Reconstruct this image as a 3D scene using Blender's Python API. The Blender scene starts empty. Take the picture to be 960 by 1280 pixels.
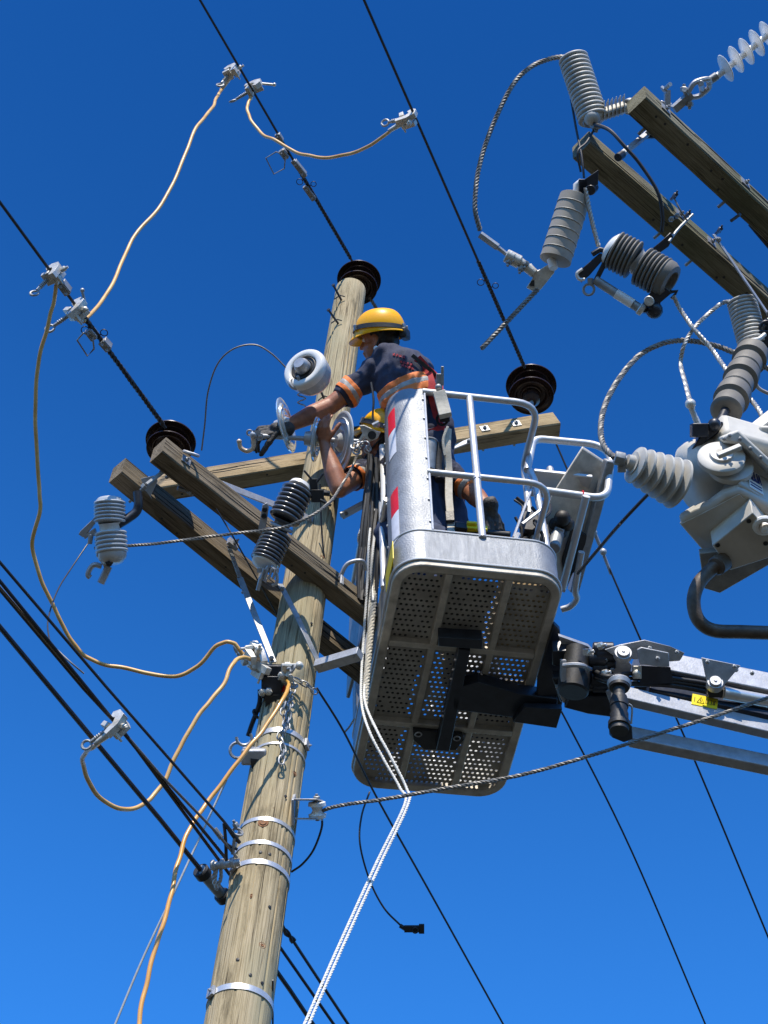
import bpy, math, random
from mathutils import Vector as V, Matrix, noise
random.seed(7)
sc = bpy.context.scene
PI = math.pi
# ------------------------------------------------------------------ camera
F = 2200.0                                   # focal length in photo pixels (960 x 1280)
RT = V((0.9947974, -0.0818636, 0.0606340)); UP = V((-0.1018731, -0.7994030, 0.5920951)); FW = V((0, 0.5951917, 0.8035838))
CAM = V((0, 0, 1.6))
cd = bpy.data.cameras.new('camera'); cam = bpy.data.objects.new('camera', cd)
sc.collection.objects.link(cam)
cam.matrix_world = Matrix(((RT.x, UP.x, -FW.x, CAM.x), (RT.y, UP.y, -FW.y, CAM.y), (RT.z, UP.z, -FW.z, CAM.z), (0, 0, 0, 1)))
cd.sensor_fit = 'VERTICAL'; cd.sensor_height = 36.0; cd.sensor_width = 27.0
cd.lens = F / 1280 * 36.0; cd.clip_start = 0.1; cd.clip_end = 5000
sc.camera = cam
sc.render.resolution_x = 768; sc.render.resolution_y = 1024
# ------------------------------------------------------------------ light
SUN_EL, SUN_AZ = 46.0, -8.0                 # degrees; azimuth from the camera's back (-Y) towards -X
sd = V((math.sin(math.radians(SUN_AZ)) * math.cos(math.radians(SUN_EL)), -math.cos(math.radians(SUN_AZ)) * math.cos(math.radians(SUN_EL)), math.sin(math.radians(SUN_EL))))
sl = bpy.data.lights.new('sun', 'SUN'); sl.energy = 5.0; sl.angle = math.radians(0.5); sl.color = (1, 0.91, 0.78)
so = bpy.data.objects.new('sun', sl); sc.collection.objects.link(so)
so.rotation_euler = sd.to_track_quat('Z', 'Y').to_euler()
w = bpy.data.worlds.new('World'); sc.world = w; w.use_nodes = True
nt = w.node_tree; bg = nt.nodes['Background']
sky = nt.nodes.new('ShaderNodeTexSky'); sky.sky_type = 'NISHITA'; sky.sun_disc = False
sky.sun_elevation = math.radians(SUN_EL); sky.sun_rotation = math.atan2(sd.x, sd.y)
sky.altitude = 1500; sky.air_density = 1.0; sky.dust_density = 0.1; sky.ozone_density = 3.0
tcw = nt.nodes.new('ShaderNodeTexCoord'); sep = nt.nodes.new('ShaderNodeSeparateXYZ'); nt.links.new(tcw.outputs['Generated'], sep.inputs[0])
rp = nt.nodes.new('ShaderNodeValToRGB'); rp.color_ramp.interpolation = 'EASE'     # deep clear blue, paler towards the horizon
rp.color_ramp.elements[0].position = 0.5; rp.color_ramp.elements[0].color = (0.30, 1.13, 1.90, 1); e0 = rp.color_ramp.elements.new(0.05); e0.color = (0.46, 0.72, 0.92, 1)
e1 = rp.color_ramp.elements[-1]; e1.position = 0.97; e1.color = (0.085, 0.5, 1.02, 1)
nt.links.new(sep.outputs['Z'], rp.inputs[0])
hs = nt.nodes.new('ShaderNodeMixRGB'); hs.blend_type = 'MULTIPLY'; hs.inputs[0].default_value = 1
nt.links.new(sky.outputs[0], hs.inputs[1]); nt.links.new(rp.outputs[0], hs.inputs[2]); nt.links.new(hs.outputs[0], bg.inputs[0]); bg.inputs[1].default_value = 0.15
sc.view_settings.view_transform = 'Standard'; sc.view_settings.look = 'None'
sc.view_settings.exposure = 0.35; sc.view_settings.gamma = 1

# ------------------------------------------------------------------ positions
def ray(x, y): return FW + RT * ((x - 480) / F) + UP * ((640 - y) / F)
def P(x, y, d): return CAM + ray(x, y) * d                      # a point at depth d metres
def H(x, y, z):                                                 # the point of the level plane z
    r = ray(x, y); return CAM + r * ((z - CAM.z) / r.z)
def PX(p):
    c = V(p) - CAM; d = c.dot(FW); return 480 + F * c.dot(RT) / d, 640 - F * c.dot(UP) / d, d
# work platform frame: x along the near edge, y along the left edge (away), z up the side
BO = V((0.0786, 4.993, 7.9783)); BX = V((0.99386, 0.0650, 0.08954)); BY = V((-0.07046, 0.99576, 0.05922)); BZ = V((-0.08531, -0.06516, 0.99422))
def B(x, y, z): return BO + BX * x + BY * y + BZ * z
def BP(px, py, ax, v):                                          # point of the platform plane [ax] = v
    n = (BX, BY, BZ)[ax]; r = ray(px, py); t = (v - (CAM - BO).dot(n)) / r.dot(n); return CAM + r * t
def BL(p): q = V(p) - BO; return V((q.dot(BX), q.dot(BY), q.dot(BZ)))
POLE = V((-0.35, 5.49, 0))
def on_pole(x, y, off=0.12):                                    # depth of the pole's near face at a pixel row
    r = ray(x, y); h = math.hypot(r.x, r.y); d = math.hypot(POLE.x, POLE.y) / h; return CAM + r * (d - off / h)

# ------------------------------------------------------------------ mesh builder
def frame_of(d, up=V((0, 0, 1))):
    d = V(d).normalized()
    s = d.cross(up)
    if s.length < 1e-3: s = d.cross(V((0, 1, 0)))
    s.normalize(); return d, s, s.cross(d)
def smooth_pts(pts, n=8):
    pts = [V(p) for p in pts]
    if len(pts) < 3: return pts
    out = []; q = [pts[0] * 2 - pts[1]] + pts + [pts[-1] * 2 - pts[-2]]
    for i in range(1, len(q) - 2):
        a, b, c, d = q[i - 1:i + 3]
        for k in range(n):
            t = k / n
            out.append(0.5 * ((2 * b) + (c - a) * t + (2 * a - 5 * b + 4 * c - d) * t * t + (3 * b - a - 3 * c + d) * t ** 3))
    out.append(pts[-1]); return out
class MB:
    def __init__(s): s.v = []; s.f = []; s.lc = []; s.sm = []; s.mi = []; s.marks = []
    def mark(s): s.marks.append(len(s.v)); return s
    def pieces(s):                                              # the separately marked pieces as builders of their own
        ms = sorted(set([0] + s.marks + [len(s.v)])); out = []
        for a, b in zip(ms[:-1], ms[1:]):
            m = MB(); m.v = s.v[a:b]; m.lc = s.lc[a:b]
            for f, sm, mi in zip(s.f, s.sm, s.mi):
                if a <= f[0] < b: m.f.append([i - a for i in f]); m.sm.append(sm); m.mi.append(mi)
            if m.f: out.append(m)
        return out
    def add(s, vs, fs, lcs=None, smooth=False, mi=0):
        o = len(s.v); s.v += [V(p) for p in vs]; s.lc += [V(p) for p in (lcs or vs)]
        for f in fs: s.f.append([i + o for i in f]); s.sm.append(smooth); s.mi.append(mi)
        return s
    def box(s, c, ax, ay, az, lc=False):                        # centre and half-axis vectors
        c, ax, ay, az = V(c), V(ax), V(ay), V(az); vs = []; ls = []
        for k in (-1, 1):
            for j in (-1, 1):
                for i in (-1, 1): vs.append(c + ax * i + ay * j + az * k); ls.append(V((i * ax.length, j * ay.length, k * az.length)))
        fs = [(0, 2, 3, 1), (4, 5, 7, 6), (0, 1, 5, 4), (2, 6, 7, 3), (0, 4, 6, 2), (1, 3, 7, 5)]
        if ax.cross(ay).dot(az) < 0: fs = [f[::-1] for f in fs]
        return s.add(vs, fs, ls if lc else None)
    def bar(s, a, b, w, h, up=V((0, 0, 1)), lc=False):
        a, b = V(a), V(b); d, sd_, u = frame_of(b - a, up); return s.box((a + b) / 2, d * ((b - a).length / 2), sd_ * (w / 2), u * (h / 2), lc)
    def tube(s, pts, r, seg=10, caps=True, smooth=True, mi=0, closed=False):
        pts = [V(p) for p in pts]; n = len(pts); rs = r if isinstance(r, (list, tuple)) else [r] * n
        vs = []; ls = []; L = 0; t0 = (pts[1] - pts[0]).normalized(); _, a, b = frame_of(t0)
        for i, p in enumerate(pts):
            if closed: t = (pts[(i + 1) % n] - pts[i - 1])
            else: t = pts[min(i + 1, n - 1)] - pts[max(i - 1, 0)]
            if t.length < 1e-9: t = t0
            t.normalize(); a = (a - t * a.dot(t))
            if a.length < 1e-6: a = t.orthogonal()
            a.normalize(); b = t.cross(a)
            if i: L += (p - pts[i - 1]).length
            for k in range(seg):
                an = 2 * PI * k / seg; vs.append(p + (a * math.cos(an) + b * math.sin(an)) * rs[i]); ls.append(V((L, math.cos(an) * rs[i], math.sin(an) * rs[i])))
        fs = []
        for i in range(n if closed else n - 1):
            j = (i + 1) % n
            for k in range(seg): k2 = (k + 1) % seg; fs.append((i * seg + k, i * seg + k2, j * seg + k2, j * seg + k))
        s.add(vs, fs, ls, smooth, mi)
        if caps and not closed:
            o = len(s.v) - n * seg
            s.f += [[o + k for k in range(seg)][::-1], [o + (n - 1) * seg + k for k in range(seg)]]; s.sm += [False, False]; s.mi += [mi, mi]
        return s
    def strand(s, pts, r, n=4, pitch=0.05, step=0.006, seg=5, maxlen=400):   # twisted strands round a path
        pts = smooth_pts(pts, 12); L = sum((pts[i + 1] - pts[i]).length for i in range(len(pts) - 1)); m = int(min(maxlen, max(8, L / step)))
        cum = [0]
        for i in range(len(pts) - 1): cum.append(cum[-1] + (pts[i + 1] - pts[i]).length)
        ps = []; j = 0
        for i in range(m + 1):
            t = L * i / m
            while j < len(pts) - 2 and cum[j + 1] < t: j += 1
            u = (t - cum[j]) / max(1e-9, cum[j + 1] - cum[j]); ps.append(pts[j].lerp(pts[j + 1], u))
        _, a, b = frame_of(ps[1] - ps[0]); fr = []
        for i, p in enumerate(ps):
            t = (ps[min(i + 1, m)] - ps[max(i - 1, 0)]).normalized(); a = (a - t * a.dot(t)).normalized(); fr.append((a.copy(), t.cross(a)))
        pitch = max(pitch, L / m * 4)
        for k in range(n):
            q = []
            for i, p in enumerate(ps):
                an = 2 * PI * (L * i / m / pitch + k / n); q.append(p + (fr[i][0] * math.cos(an) + fr[i][1] * math.sin(an)) * r * 0.52)
            s.tube(q, r * 0.56, seg)
        return s
    def lathe(s, a, b, prof, seg=28, smooth=True, mi=0):        # profile of (distance from a along ab in metres or fraction, radius)
        a, b = V(a), V(b); d, u, w_ = frame_of(b - a); vs = []; ls = []; n = len(prof)
        for t, r in prof:
            for k in range(seg):
                an = 2 * PI * k / seg; vs.append(a + d * t + (u * math.cos(an) + w_ * math.sin(an)) * r); ls.append(V((t, math.cos(an) * r, math.sin(an) * r)))
        fs = [(i * seg + k, i * seg + (k + 1) % seg, (i + 1) * seg + (k + 1) % seg, (i + 1) * seg + k) for i in range(n - 1) for k in range(seg)]
        s.add(vs, fs, ls, smooth, mi); o = len(s.v) - n * seg
        s.f += [[o + k for k in range(seg)][::-1], [o + (n - 1) * seg + k for k in range(seg)]]; s.sm += [False, False]; s.mi += [mi, mi]
        return s
    def cyl(s, a, b, r, seg=16, r2=None):
        L = (V(b) - V(a)).length; r2 = r if r2 is None else r2; c = min(r, r2) * 0.12
        return s.lathe(a, b, [(0, r - c), (c, r), (L - c, r2), (L, r2 - c)], seg)
    def ring(s, c, nrm, R, r, seg=18, seg2=7, arc=1.0, start=0.0, ref=None):
        d, u, w_ = frame_of(nrm) if ref is None else frame_of(nrm, ref); m = seg if arc >= 1 else seg + 1
        pts = [V(c) + (u * math.cos(start + 2 * PI * arc * k / seg) + w_ * math.sin(start + 2 * PI * arc * k / seg)) * R for k in range(m)]
        return s.tube(pts, r, seg2, closed=arc >= 1)
    def ball(s, c, r, sx=None, seg=14, rings=9):                # sx: three semi-axis vectors
        ax = sx or (V((r, 0, 0)), V((0, r, 0)), V((0, 0, r))); vs = []; fs = []
        for i in range(rings + 1):
            th = PI * i / rings
            for k in range(seg):
                ph = 2 * PI * k / seg; vs.append(V(c) + ax[0] * (math.sin(th) * math.cos(ph)) + ax[1] * (math.sin(th) * math.sin(ph)) + ax[2] * math.cos(th))
        for i in range(rings):
            for k in range(seg): fs.append((i * seg + k, (i + 1) * seg + k, (i + 1) * seg + (k + 1) % seg, i * seg + (k + 1) % seg))
        return s.add(vs, fs, None, True)
    def prism(s, poly, ext):                                    # polygon extruded by a vector
        poly = [V(p) for p in poly]; n = len(poly); ext = V(ext)
        nr = sum(((poly[i] - poly[0]).cross(poly[(i + 1) % n] - poly[0]) for i in range(n)), V())
        if nr.dot(ext) < 0: poly = poly[::-1]
        return s.add(poly + [p + ext for p in poly], [list(range(n))[::-1], list(range(n, 2 * n))] + [(i, (i + 1) % n, n + (i + 1) % n, n + i) for i in range(n)])
    def caps_(s, a, b, r0, r1, seg=14):                         # tapered capsule
        a, b = V(a), V(b); L = (b - a).length; prof = []
        for i in range(6): th = PI / 2 * i / 5; prof.append((-r0 * math.cos(th), max(1e-4, r0 * math.sin(th))))
        for i in range(6): th = PI / 2 * i / 5; prof.append((L + r1 * math.sin(th), max(1e-4, r1 * math.cos(th))))
        return s.lathe(a, b, prof, seg)
    def mesh(s, name, base=V((0, 0, 0))):
        me = bpy.data.meshes.new(name); me.from_pydata([tuple(p - base) for p in s.v], [], s.f)
        at = me.attributes.new('lc', 'FLOAT_VECTOR', 'POINT'); at.data.foreach_set('vector', [c for p in s.lc for c in p])
        me.polygons.foreach_set('use_smooth', s.sm); me.polygons.foreach_set('material_index', s.mi); me.update(); me.set_sharp_from_angle(angle=0.75); return me
def wbase(o):
    b = V((0, 0, 0))
    while o is not None: b += o.location; o = o.parent
    return b
def link(name, me, mats, parent=None, loc=None, bevel=0):
    o = bpy.data.objects.new(name, me); sc.collection.objects.link(o)
    for m in (mats if isinstance(mats, (list, tuple)) else [mats]): me.materials.append(m)
    if parent: o.parent = parent
    if loc is not None: o.location = loc
    if bevel:
        b = o.modifiers.new('bevel', 'BEVEL'); b.width = bevel; b.segments = 2; b.limit_method = 'ANGLE'; b.angle_limit = 0.6
    return o
def part(name, mb, mat, parent, bevel=0):
    if mb.marks:
        o = None
        for m in mb.pieces(): o = link(name, m.mesh(name, wbase(parent)), mat, parent, None, bevel)
        return o
    return link(name, mb.mesh(name, wbase(parent)), mat, parent, None, bevel)
def tag(o, label, cat, group=None, kind=None):
    o['label'] = label; o['category'] = cat
    if group: o['group'] = group
    if kind: o['kind'] = kind
    return o
def thing(name, label, cat, loc, group=None):
    o = bpy.data.objects.new(name, None); o.empty_display_size = 0.1; sc.collection.objects.link(o); o.location = loc
    return tag(o, label, cat, group)
def solo(name, mb, mat, label, cat, group=None, bevel=0):
    c = sum(mb.v, V()) / len(mb.v); o = link(name, mb.mesh(name, c), mat, None, c, bevel); return tag(o, label, cat, group)

# ------------------------------------------------------------------ materials
def mat(name, col, rough=0.6, metal=0.0, var=0.12, scale=12.0, bump=0.15, bscale=60.0, col2=None, stretch=None, coord='lc', detail=5, spec=0.5, dirt=None, coat=0):
    m = bpy.data.materials.new(name); m.use_nodes = True; n = m.node_tree.nodes; l = m.node_tree.links; b = n['Principled BSDF']
    if coord == 'lc': tc = n.new('ShaderNodeAttribute'); tc.attribute_name = 'lc'; out = tc.outputs['Vector']
    else: tc = n.new('ShaderNodeTexCoord'); out = tc.outputs['Object']
    mp = n.new('ShaderNodeMapping'); mp.inputs['Scale'].default_value = stretch or (1, 1, 1); l.new(out, mp.inputs[0])
    nz = n.new('ShaderNodeTexNoise'); nz.inputs['Scale'].default_value = scale; nz.inputs['Detail'].default_value = detail; nz.inputs['Roughness'].default_value = 0.62; l.new(mp.outputs[0], nz.inputs[0])
    c1 = [c * (1 - var) for c in col]; c2 = list(col2) if col2 else [min(1, c * (1 + var)) for c in col]
    cr = n.new('ShaderNodeValToRGB'); cr.color_ramp.elements[0].position = 0.32; cr.color_ramp.elements[1].position = 0.68
    cr.color_ramp.elements[0].color = (*c1, 1); cr.color_ramp.elements[1].color = (*c2, 1); l.new(nz.outputs[0], cr.inputs[0]); res = cr.outputs[0]
    if dirt:
        n2 = n.new('ShaderNodeTexNoise'); n2.inputs['Scale'].default_value = scale * 0.35; n2.inputs['Detail'].default_value = 8; l.new(out, n2.inputs[0])
        r2 = n.new('ShaderNodeValToRGB'); r2.color_ramp.elements[0].position = 0.55; r2.color_ramp.elements[1].position = 0.72; l.new(n2.outputs[0], r2.inputs[0])
        mx = n.new('ShaderNodeMixRGB'); mx.inputs[2].default_value = (*dirt, 1); l.new(res, mx.inputs[1])
        mu = n.new('ShaderNodeMath'); mu.operation = 'MULTIPLY'; mu.inputs[1].default_value = 0.7; l.new(r2.outputs[0], mu.inputs[0]); l.new(mu.outputs[0], mx.inputs[0]); res = mx.outputs[0]
    l.new(res, b.inputs['Base Color'])
    n3 = n.new('ShaderNodeTexNoise'); n3.inputs['Scale'].default_value = bscale; n3.inputs['Detail'].default_value = 4; l.new(mp.outputs[0], n3.inputs[0])
    if bump:
        bp = n.new('ShaderNodeBump'); bp.inputs['Strength'].default_value = bump; bp.inputs['Distance'].default_value = 0.004; l.new(n3.outputs[0], bp.inputs['Height']); l.new(bp.outputs[0], b.inputs['Normal'])
    mr = n.new('ShaderNodeMapRange'); mr.inputs[3].default_value = max(0.03, rough - 0.12); mr.inputs[4].default_value = min(1, rough + 0.12); l.new(n3.outputs[0], mr.inputs[0]); l.new(mr.outputs[0], b.inputs['Roughness'])
    b.inputs['Metallic'].default_value = metal; b.inputs['Specular IOR Level'].default_value = spec; b.inputs['Coat Weight'].default_value = coat
    return m
def wood(name, light, mid, dark, along=1.0, across=28.0, crack=0.5, tint=None):
    m = bpy.data.materials.new(name); m.use_nodes = True; n = m.node_tree.nodes; l = m.node_tree.links; b = n['Principled BSDF']
    a = n.new('ShaderNodeAttribute'); a.attribute_name = 'lc'
    def nz(sx, s, det=6, ro=0.6, dist=0.0):
        mp = n.new('ShaderNodeMapping'); mp.inputs['Scale'].default_value = (sx, 1, 1); l.new(a.outputs['Vector'], mp.inputs[0])
        t = n.new('ShaderNodeTexNoise'); t.inputs['Scale'].default_value = s; t.inputs['Detail'].default_value = det; t.inputs['Roughness'].default_value = ro; t.inputs['Distortion'].default_value = dist; l.new(mp.outputs[0], t.inputs[0]); return t.outputs[0]
    def ramp(i, *els):
        r = n.new('ShaderNodeValToRGB'); e = r.color_ramp.elements
        e[0].position, e[0].color = els[0][0], (*els[0][1], 1); e[1].position, e[1].color = els[-1][0], (*els[-1][1], 1)
        for p, c in els[1:-1]: x = e.new(p); x.color = (*c, 1)
        l.new(i, r.inputs[0]); return r.outputs[0]
    def mix(f, x, y, mode='MIX'):
        k = n.new('ShaderNodeMixRGB'); k.blend_type = mode
        if isinstance(f, float): k.inputs[0].default_value = f
        else: l.new(f, k.inputs[0])
        l.new(x, k.inputs[1]); l.new(y, k.inputs[2]); return k.outputs[0]
    fine = ramp(nz(0.03, across * 7, 7), (0.3, mid), (0.52, light), (0.72, light))
    broad = ramp(nz(0.22, 11, 7, .7), (0.36, (0.42, 0.41, 0.38)), (0.47, (0.85, 0.84, 0.8)), (0.6, (1, 1, 1)))
    g = mix(1.0, fine, broad, 'MULTIPLY')
    lines = ramp(nz(0.008, across * 9, 2, 0.4, 0.3), (0.44, (1, 1, 1)), (0.5, (0.5, 0.47, 0.42)), (0.56, (1, 1, 1))); g = mix(0.8, g, lines, 'MULTIPLY')
    if tint:
        tm = n.new('ShaderNodeRGB'); tm.outputs[0].default_value = (*tint, 1)
        g = mix(ramp(nz(0.35, 4, 5), (0.5, (0, 0, 0)), (0.66, (0.8, 0.8, 0.8))), g, tm.outputs[0])
    ckm = ramp(nz(0.012, across * 1.6, 3, 0.5, 0.15), (0.5 - 0.018 * crack, (0, 0, 0)), (0.5, (1, 1, 1)), (0.5 + 0.018 * crack, (0, 0, 0)))
    dk = n.new('ShaderNodeRGB'); dk.outputs[0].default_value = (*dark, 1)
    gate = ramp(nz(0.12, 14, 3), (0.44, (0, 0, 0)), (0.56, (1, 1, 1))); cm = mix(1.0, ckm, gate, 'MULTIPLY')
    g = mix(cm, g, dk.outputs[0]); l.new(g, b.inputs['Base Color']); b.inputs['Roughness'].default_value = 0.85
    b.inputs['Specular IOR Level'].default_value = 0.2
    sub = n.new('ShaderNodeMath'); sub.operation = 'SUBTRACT'; l.new(nz(0.03, across * 5, 6), sub.inputs[0]); l.new(cm, sub.inputs[1])
    bp = n.new('ShaderNodeBump'); bp.inputs['Strength'].default_value = 0.5; bp.inputs['Distance'].default_value = 0.006; l.new(sub.outputs[0], bp.inputs['Height']); l.new(bp.outputs[0], b.inputs['Normal'])
    return m
M = {}
M['pole'] = wood('pole_wood', (0.47, 0.39, 0.25), (0.29, 0.24, 0.15), (0.045, 0.033, 0.02), crack=0.8, across=20, tint=(0.31, 0.28, 0.18))
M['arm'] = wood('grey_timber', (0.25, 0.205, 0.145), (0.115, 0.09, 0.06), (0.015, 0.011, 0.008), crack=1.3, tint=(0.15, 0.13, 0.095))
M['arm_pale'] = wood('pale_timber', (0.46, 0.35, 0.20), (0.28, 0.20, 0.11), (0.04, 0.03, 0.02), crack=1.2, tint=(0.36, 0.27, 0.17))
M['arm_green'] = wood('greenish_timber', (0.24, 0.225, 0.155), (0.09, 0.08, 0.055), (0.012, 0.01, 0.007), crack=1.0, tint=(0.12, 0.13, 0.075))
M['alu'] = mat('brushed_aluminium', (0.27, 0.285, 0.30), 0.6, 0.55, 0.2, 9, 0.6, 110, detail=10, dirt=(0.42, 0.43, 0.44))
M['tube'] = mat('aluminium_tube', (0.58, 0.58, 0.57), 0.45, 0.5, 0.08, 10, 0.08, 90)
M['under'] = mat('weathered_aluminium', (0.50, 0.46, 0.39), 0.6, 0.25, 0.2, 14, 0.25, 80, dirt=(0.2, 0.16, 0.12))
M['floorplate'] = mat('dirty_floor_plate', (0.34, 0.32, 0.28), 0.65, 0.2, 0.22, 10, 0.2, 80, dirt=(0.13, 0.1, 0.08))
M['galv'] = mat('galvanised_steel', (0.40, 0.41, 0.425), 0.5, 0.5, 0.16, 22, 0.2, 120, dirt=(0.35, 0.34, 0.32))
M['galv_d'] = mat('dull_galvanised_steel', (0.30, 0.31, 0.31), 0.55, 0.6, 0.2, 22, 0.2, 120)
M['band'] = mat('stainless_band', (0.62, 0.61, 0.58), 0.35, 0.6, 0.06, 22, 0.05, 120)
M['dark'] = mat('dark_painted_steel', (0.022, 0.026, 0.036), 0.4, 0.2, 0.3, 15, 0.1, 60, coat=0.1)
M['black'] = mat('black_rubber', (0.018, 0.018, 0.018), 0.55, 0, 0.3, 20, 0.15, 90)
M['wire'] = mat('black_conductor', (0.03, 0.03, 0.032), 0.5, 0.2, 0.3, 30, 0.1, 200)
M['greywire'] = mat('bare_stranded_conductor', (0.21, 0.20, 0.18), 0.55, 0.4, 0.18, 30, 0.1, 300)
M['palewire'] = mat('bright_stranded_conductor', (0.44, 0.43, 0.40), 0.5, 0.4, 0.14, 30, 0.1, 300)
M['cable'] = mat('clear_jacket_copper_cable', (0.62, 0.32, 0.07), 0.4, 0.0, 0.14, 9, 0.05, 40, col2=(0.76, 0.49, 0.18), coat=0.2)
M['cable2'] = mat('orange_grounding_cable', (0.66, 0.33, 0.06), 0.3, 0.0, 0.12, 9, 0.05, 40, coat=0.4)
M['bronze'] = mat('cast_clamp_alloy', (0.60, 0.58, 0.52), 0.42, 0.35, 0.18, 40, 0.3, 120, dirt=(0.3, 0.28, 0.24))
M['porc'] = mat('brown_porcelain', (0.030, 0.016, 0.013), 0.3, 0, 0.25, 14, 0.05, 60, coat=0.25)
M['grey_rub'] = mat('grey_insulator_glaze', (0.47, 0.49, 0.50), 0.3, 0, 0.08, 10, 0.03, 60, coat=0.4)
M['dark_rub'] = mat('charcoal_insulator_glaze', (0.085, 0.09, 0.10), 0.2, 0, 0.12, 10, 0.03, 60, coat=0.7)
M['pale_rub'] = mat('pale_grey_silicone', (0.48, 0.47, 0.43), 0.5, 0, 0.1, 22, 0.06, 60, dirt=(0.32, 0.3, 0.26))
M['beige_rub'] = mat('beige_grey_silicone', (0.30, 0.27, 0.22), 0.6, 0, 0.12, 8, 0.06, 60, dirt=(0.2, 0.18, 0.145))
M['mid_rub'] = mat('dusty_grey_silicone', (0.15, 0.14, 0.12), 0.55, 0, 0.15, 8, 0.06, 60)
M['white_p'] = mat('white_porcelain', (0.76, 0.75, 0.71), 0.3, 0, 0.03, 8, 0.02, 60, coat=0.15)
M['paint'] = mat('pale_grey_tank_paint', (0.56, 0.54, 0.485), 0.5, 0, 0.08, 14, 0.15, 50, dirt=(0.36, 0.33, 0.27), spec=.35)
M['white'] = mat('white_plastic', (0.78, 0.77, 0.74), 0.4, 0, 0.05, 12, 0.05, 60)
M['red'] = mat('red_reflective_tape', (0.72, 0.012, 0.02), 0.35, 0, 0.1, 30, 0.05, 200)
M['tape'] = mat('white_reflective_tape', (0.66, 0.68, 0.74), 0.35, 0, 0.08, 30, 0.05, 200)
M['yellow'] = mat('yellow_label', (0.85, 0.66, 0.01), 0.45, 0, 0.06, 30, 0.03, 200)
M['rope'] = mat('white_braided_rope', (0.72, 0.71, 0.66), 0.8, 0, 0.16, 60, 0.5, 200)
M['webbing'] = mat('beige_webbing', (0.55, 0.51, 0.42), 0.85, 0, 0.12, 50, 0.5, 260)
M['redweb'] = mat('red_harness_webbing', (0.50, 0.03, 0.03), 0.75, 0, 0.15, 50, 0.4, 260)
M['helmet'] = mat('yellow_helmet_shell', (0.93, 0.44, 0.0), 0.38, 0, 0.02, 8, 0.02, 40, coat=0.1, spec=.3)
M['skin'] = mat('brown_skin', (0.33, 0.125, 0.058), 0.5, 0, 0.2, 45, 0.25, 220, coord='obj', dirt=(0.2, 0.085, 0.045)); M['skin'].node_tree.nodes['Principled BSDF'].inputs['Subsurface Weight'].default_value = 0.05
M['hair'] = mat('black_hair', (0.012, 0.01, 0.009), 0.6, 0, 0.3, 90, 0.6, 200, coord='obj')
M['navy'] = mat('navy_cotton', (0.028, 0.033, 0.062), 0.85, 0, 0.22, 9, 0.35, 120, coord='obj')
M['jeans'] = mat('dark_blue_trousers', (0.03, 0.045, 0.095), 0.85, 0, 0.25, 16, 0.35, 160, coord='obj')
M['orange'] = mat('orange_safety_band', (0.80, 0.20, 0.035), 0.7, 0, 0.06, 20, 0.2, 200, coord='obj')
M['silver'] = mat('grey_reflective_strip', (0.36, 0.34, 0.31), 0.5, 0, 0.1, 20, 0.2, 200, coord='obj')
M['glove'] = mat('black_work_glove', (0.022, 0.021, 0.02), 0.7, 0, 0.4, 30, 0.4, 150, col2=(0.07, 0.065, 0.06), coord='obj')
M['leather'] = mat('black_leather', (0.02, 0.018, 0.017), 0.5, 0, 0.3, 20, 0.3, 120)
M['eye'] = mat('eye_white', (0.7, 0.68, 0.64), 0.2, 0, 0.05)
M['blue'] = mat('blue_lettering', (0.02, 0.05, 0.25), 0.4, 0, 0.05)
M['hook'] = mat('tan_hook_steel', (0.62, 0.47, 0.33), 0.4, 0.2, 0.1, 20, 0.1, 90)
M['grass'] = mat('dry_grass', (0.030, 0.034, 0.020), 0.95, 0, 0.3, 0.8, 0.4, 6, col2=(0.045, 0.040, 0.025), coord='obj')
M['rust'] = mat('rusty_hose', (0.09, 0.065, 0.045), 0.5, 0.1, 0.4, 25, 0.2, 90)
def glass_mat():
    m = mat('toughened_glass', (0.62, 0.70, 0.68), 0.12, 0, 0.03, 8, 0.02, 60, coat=0.4); m.node_tree.nodes['Principled BSDF'].inputs['Transmission Weight'].default_value = 0.55; return m
M['glass'] = glass_mat()

# ------------------------------------------------------------------ ground
g = MB(); g.add([(-2000, -2000, 0), (2000, -2000, 0), (2000, 2000, 0), (-2000, 2000, 0)], [(0, 1, 2, 3)])
go = link('ground', g.mesh('ground'), M['grass']); go['kind'] = 'structure'

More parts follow.
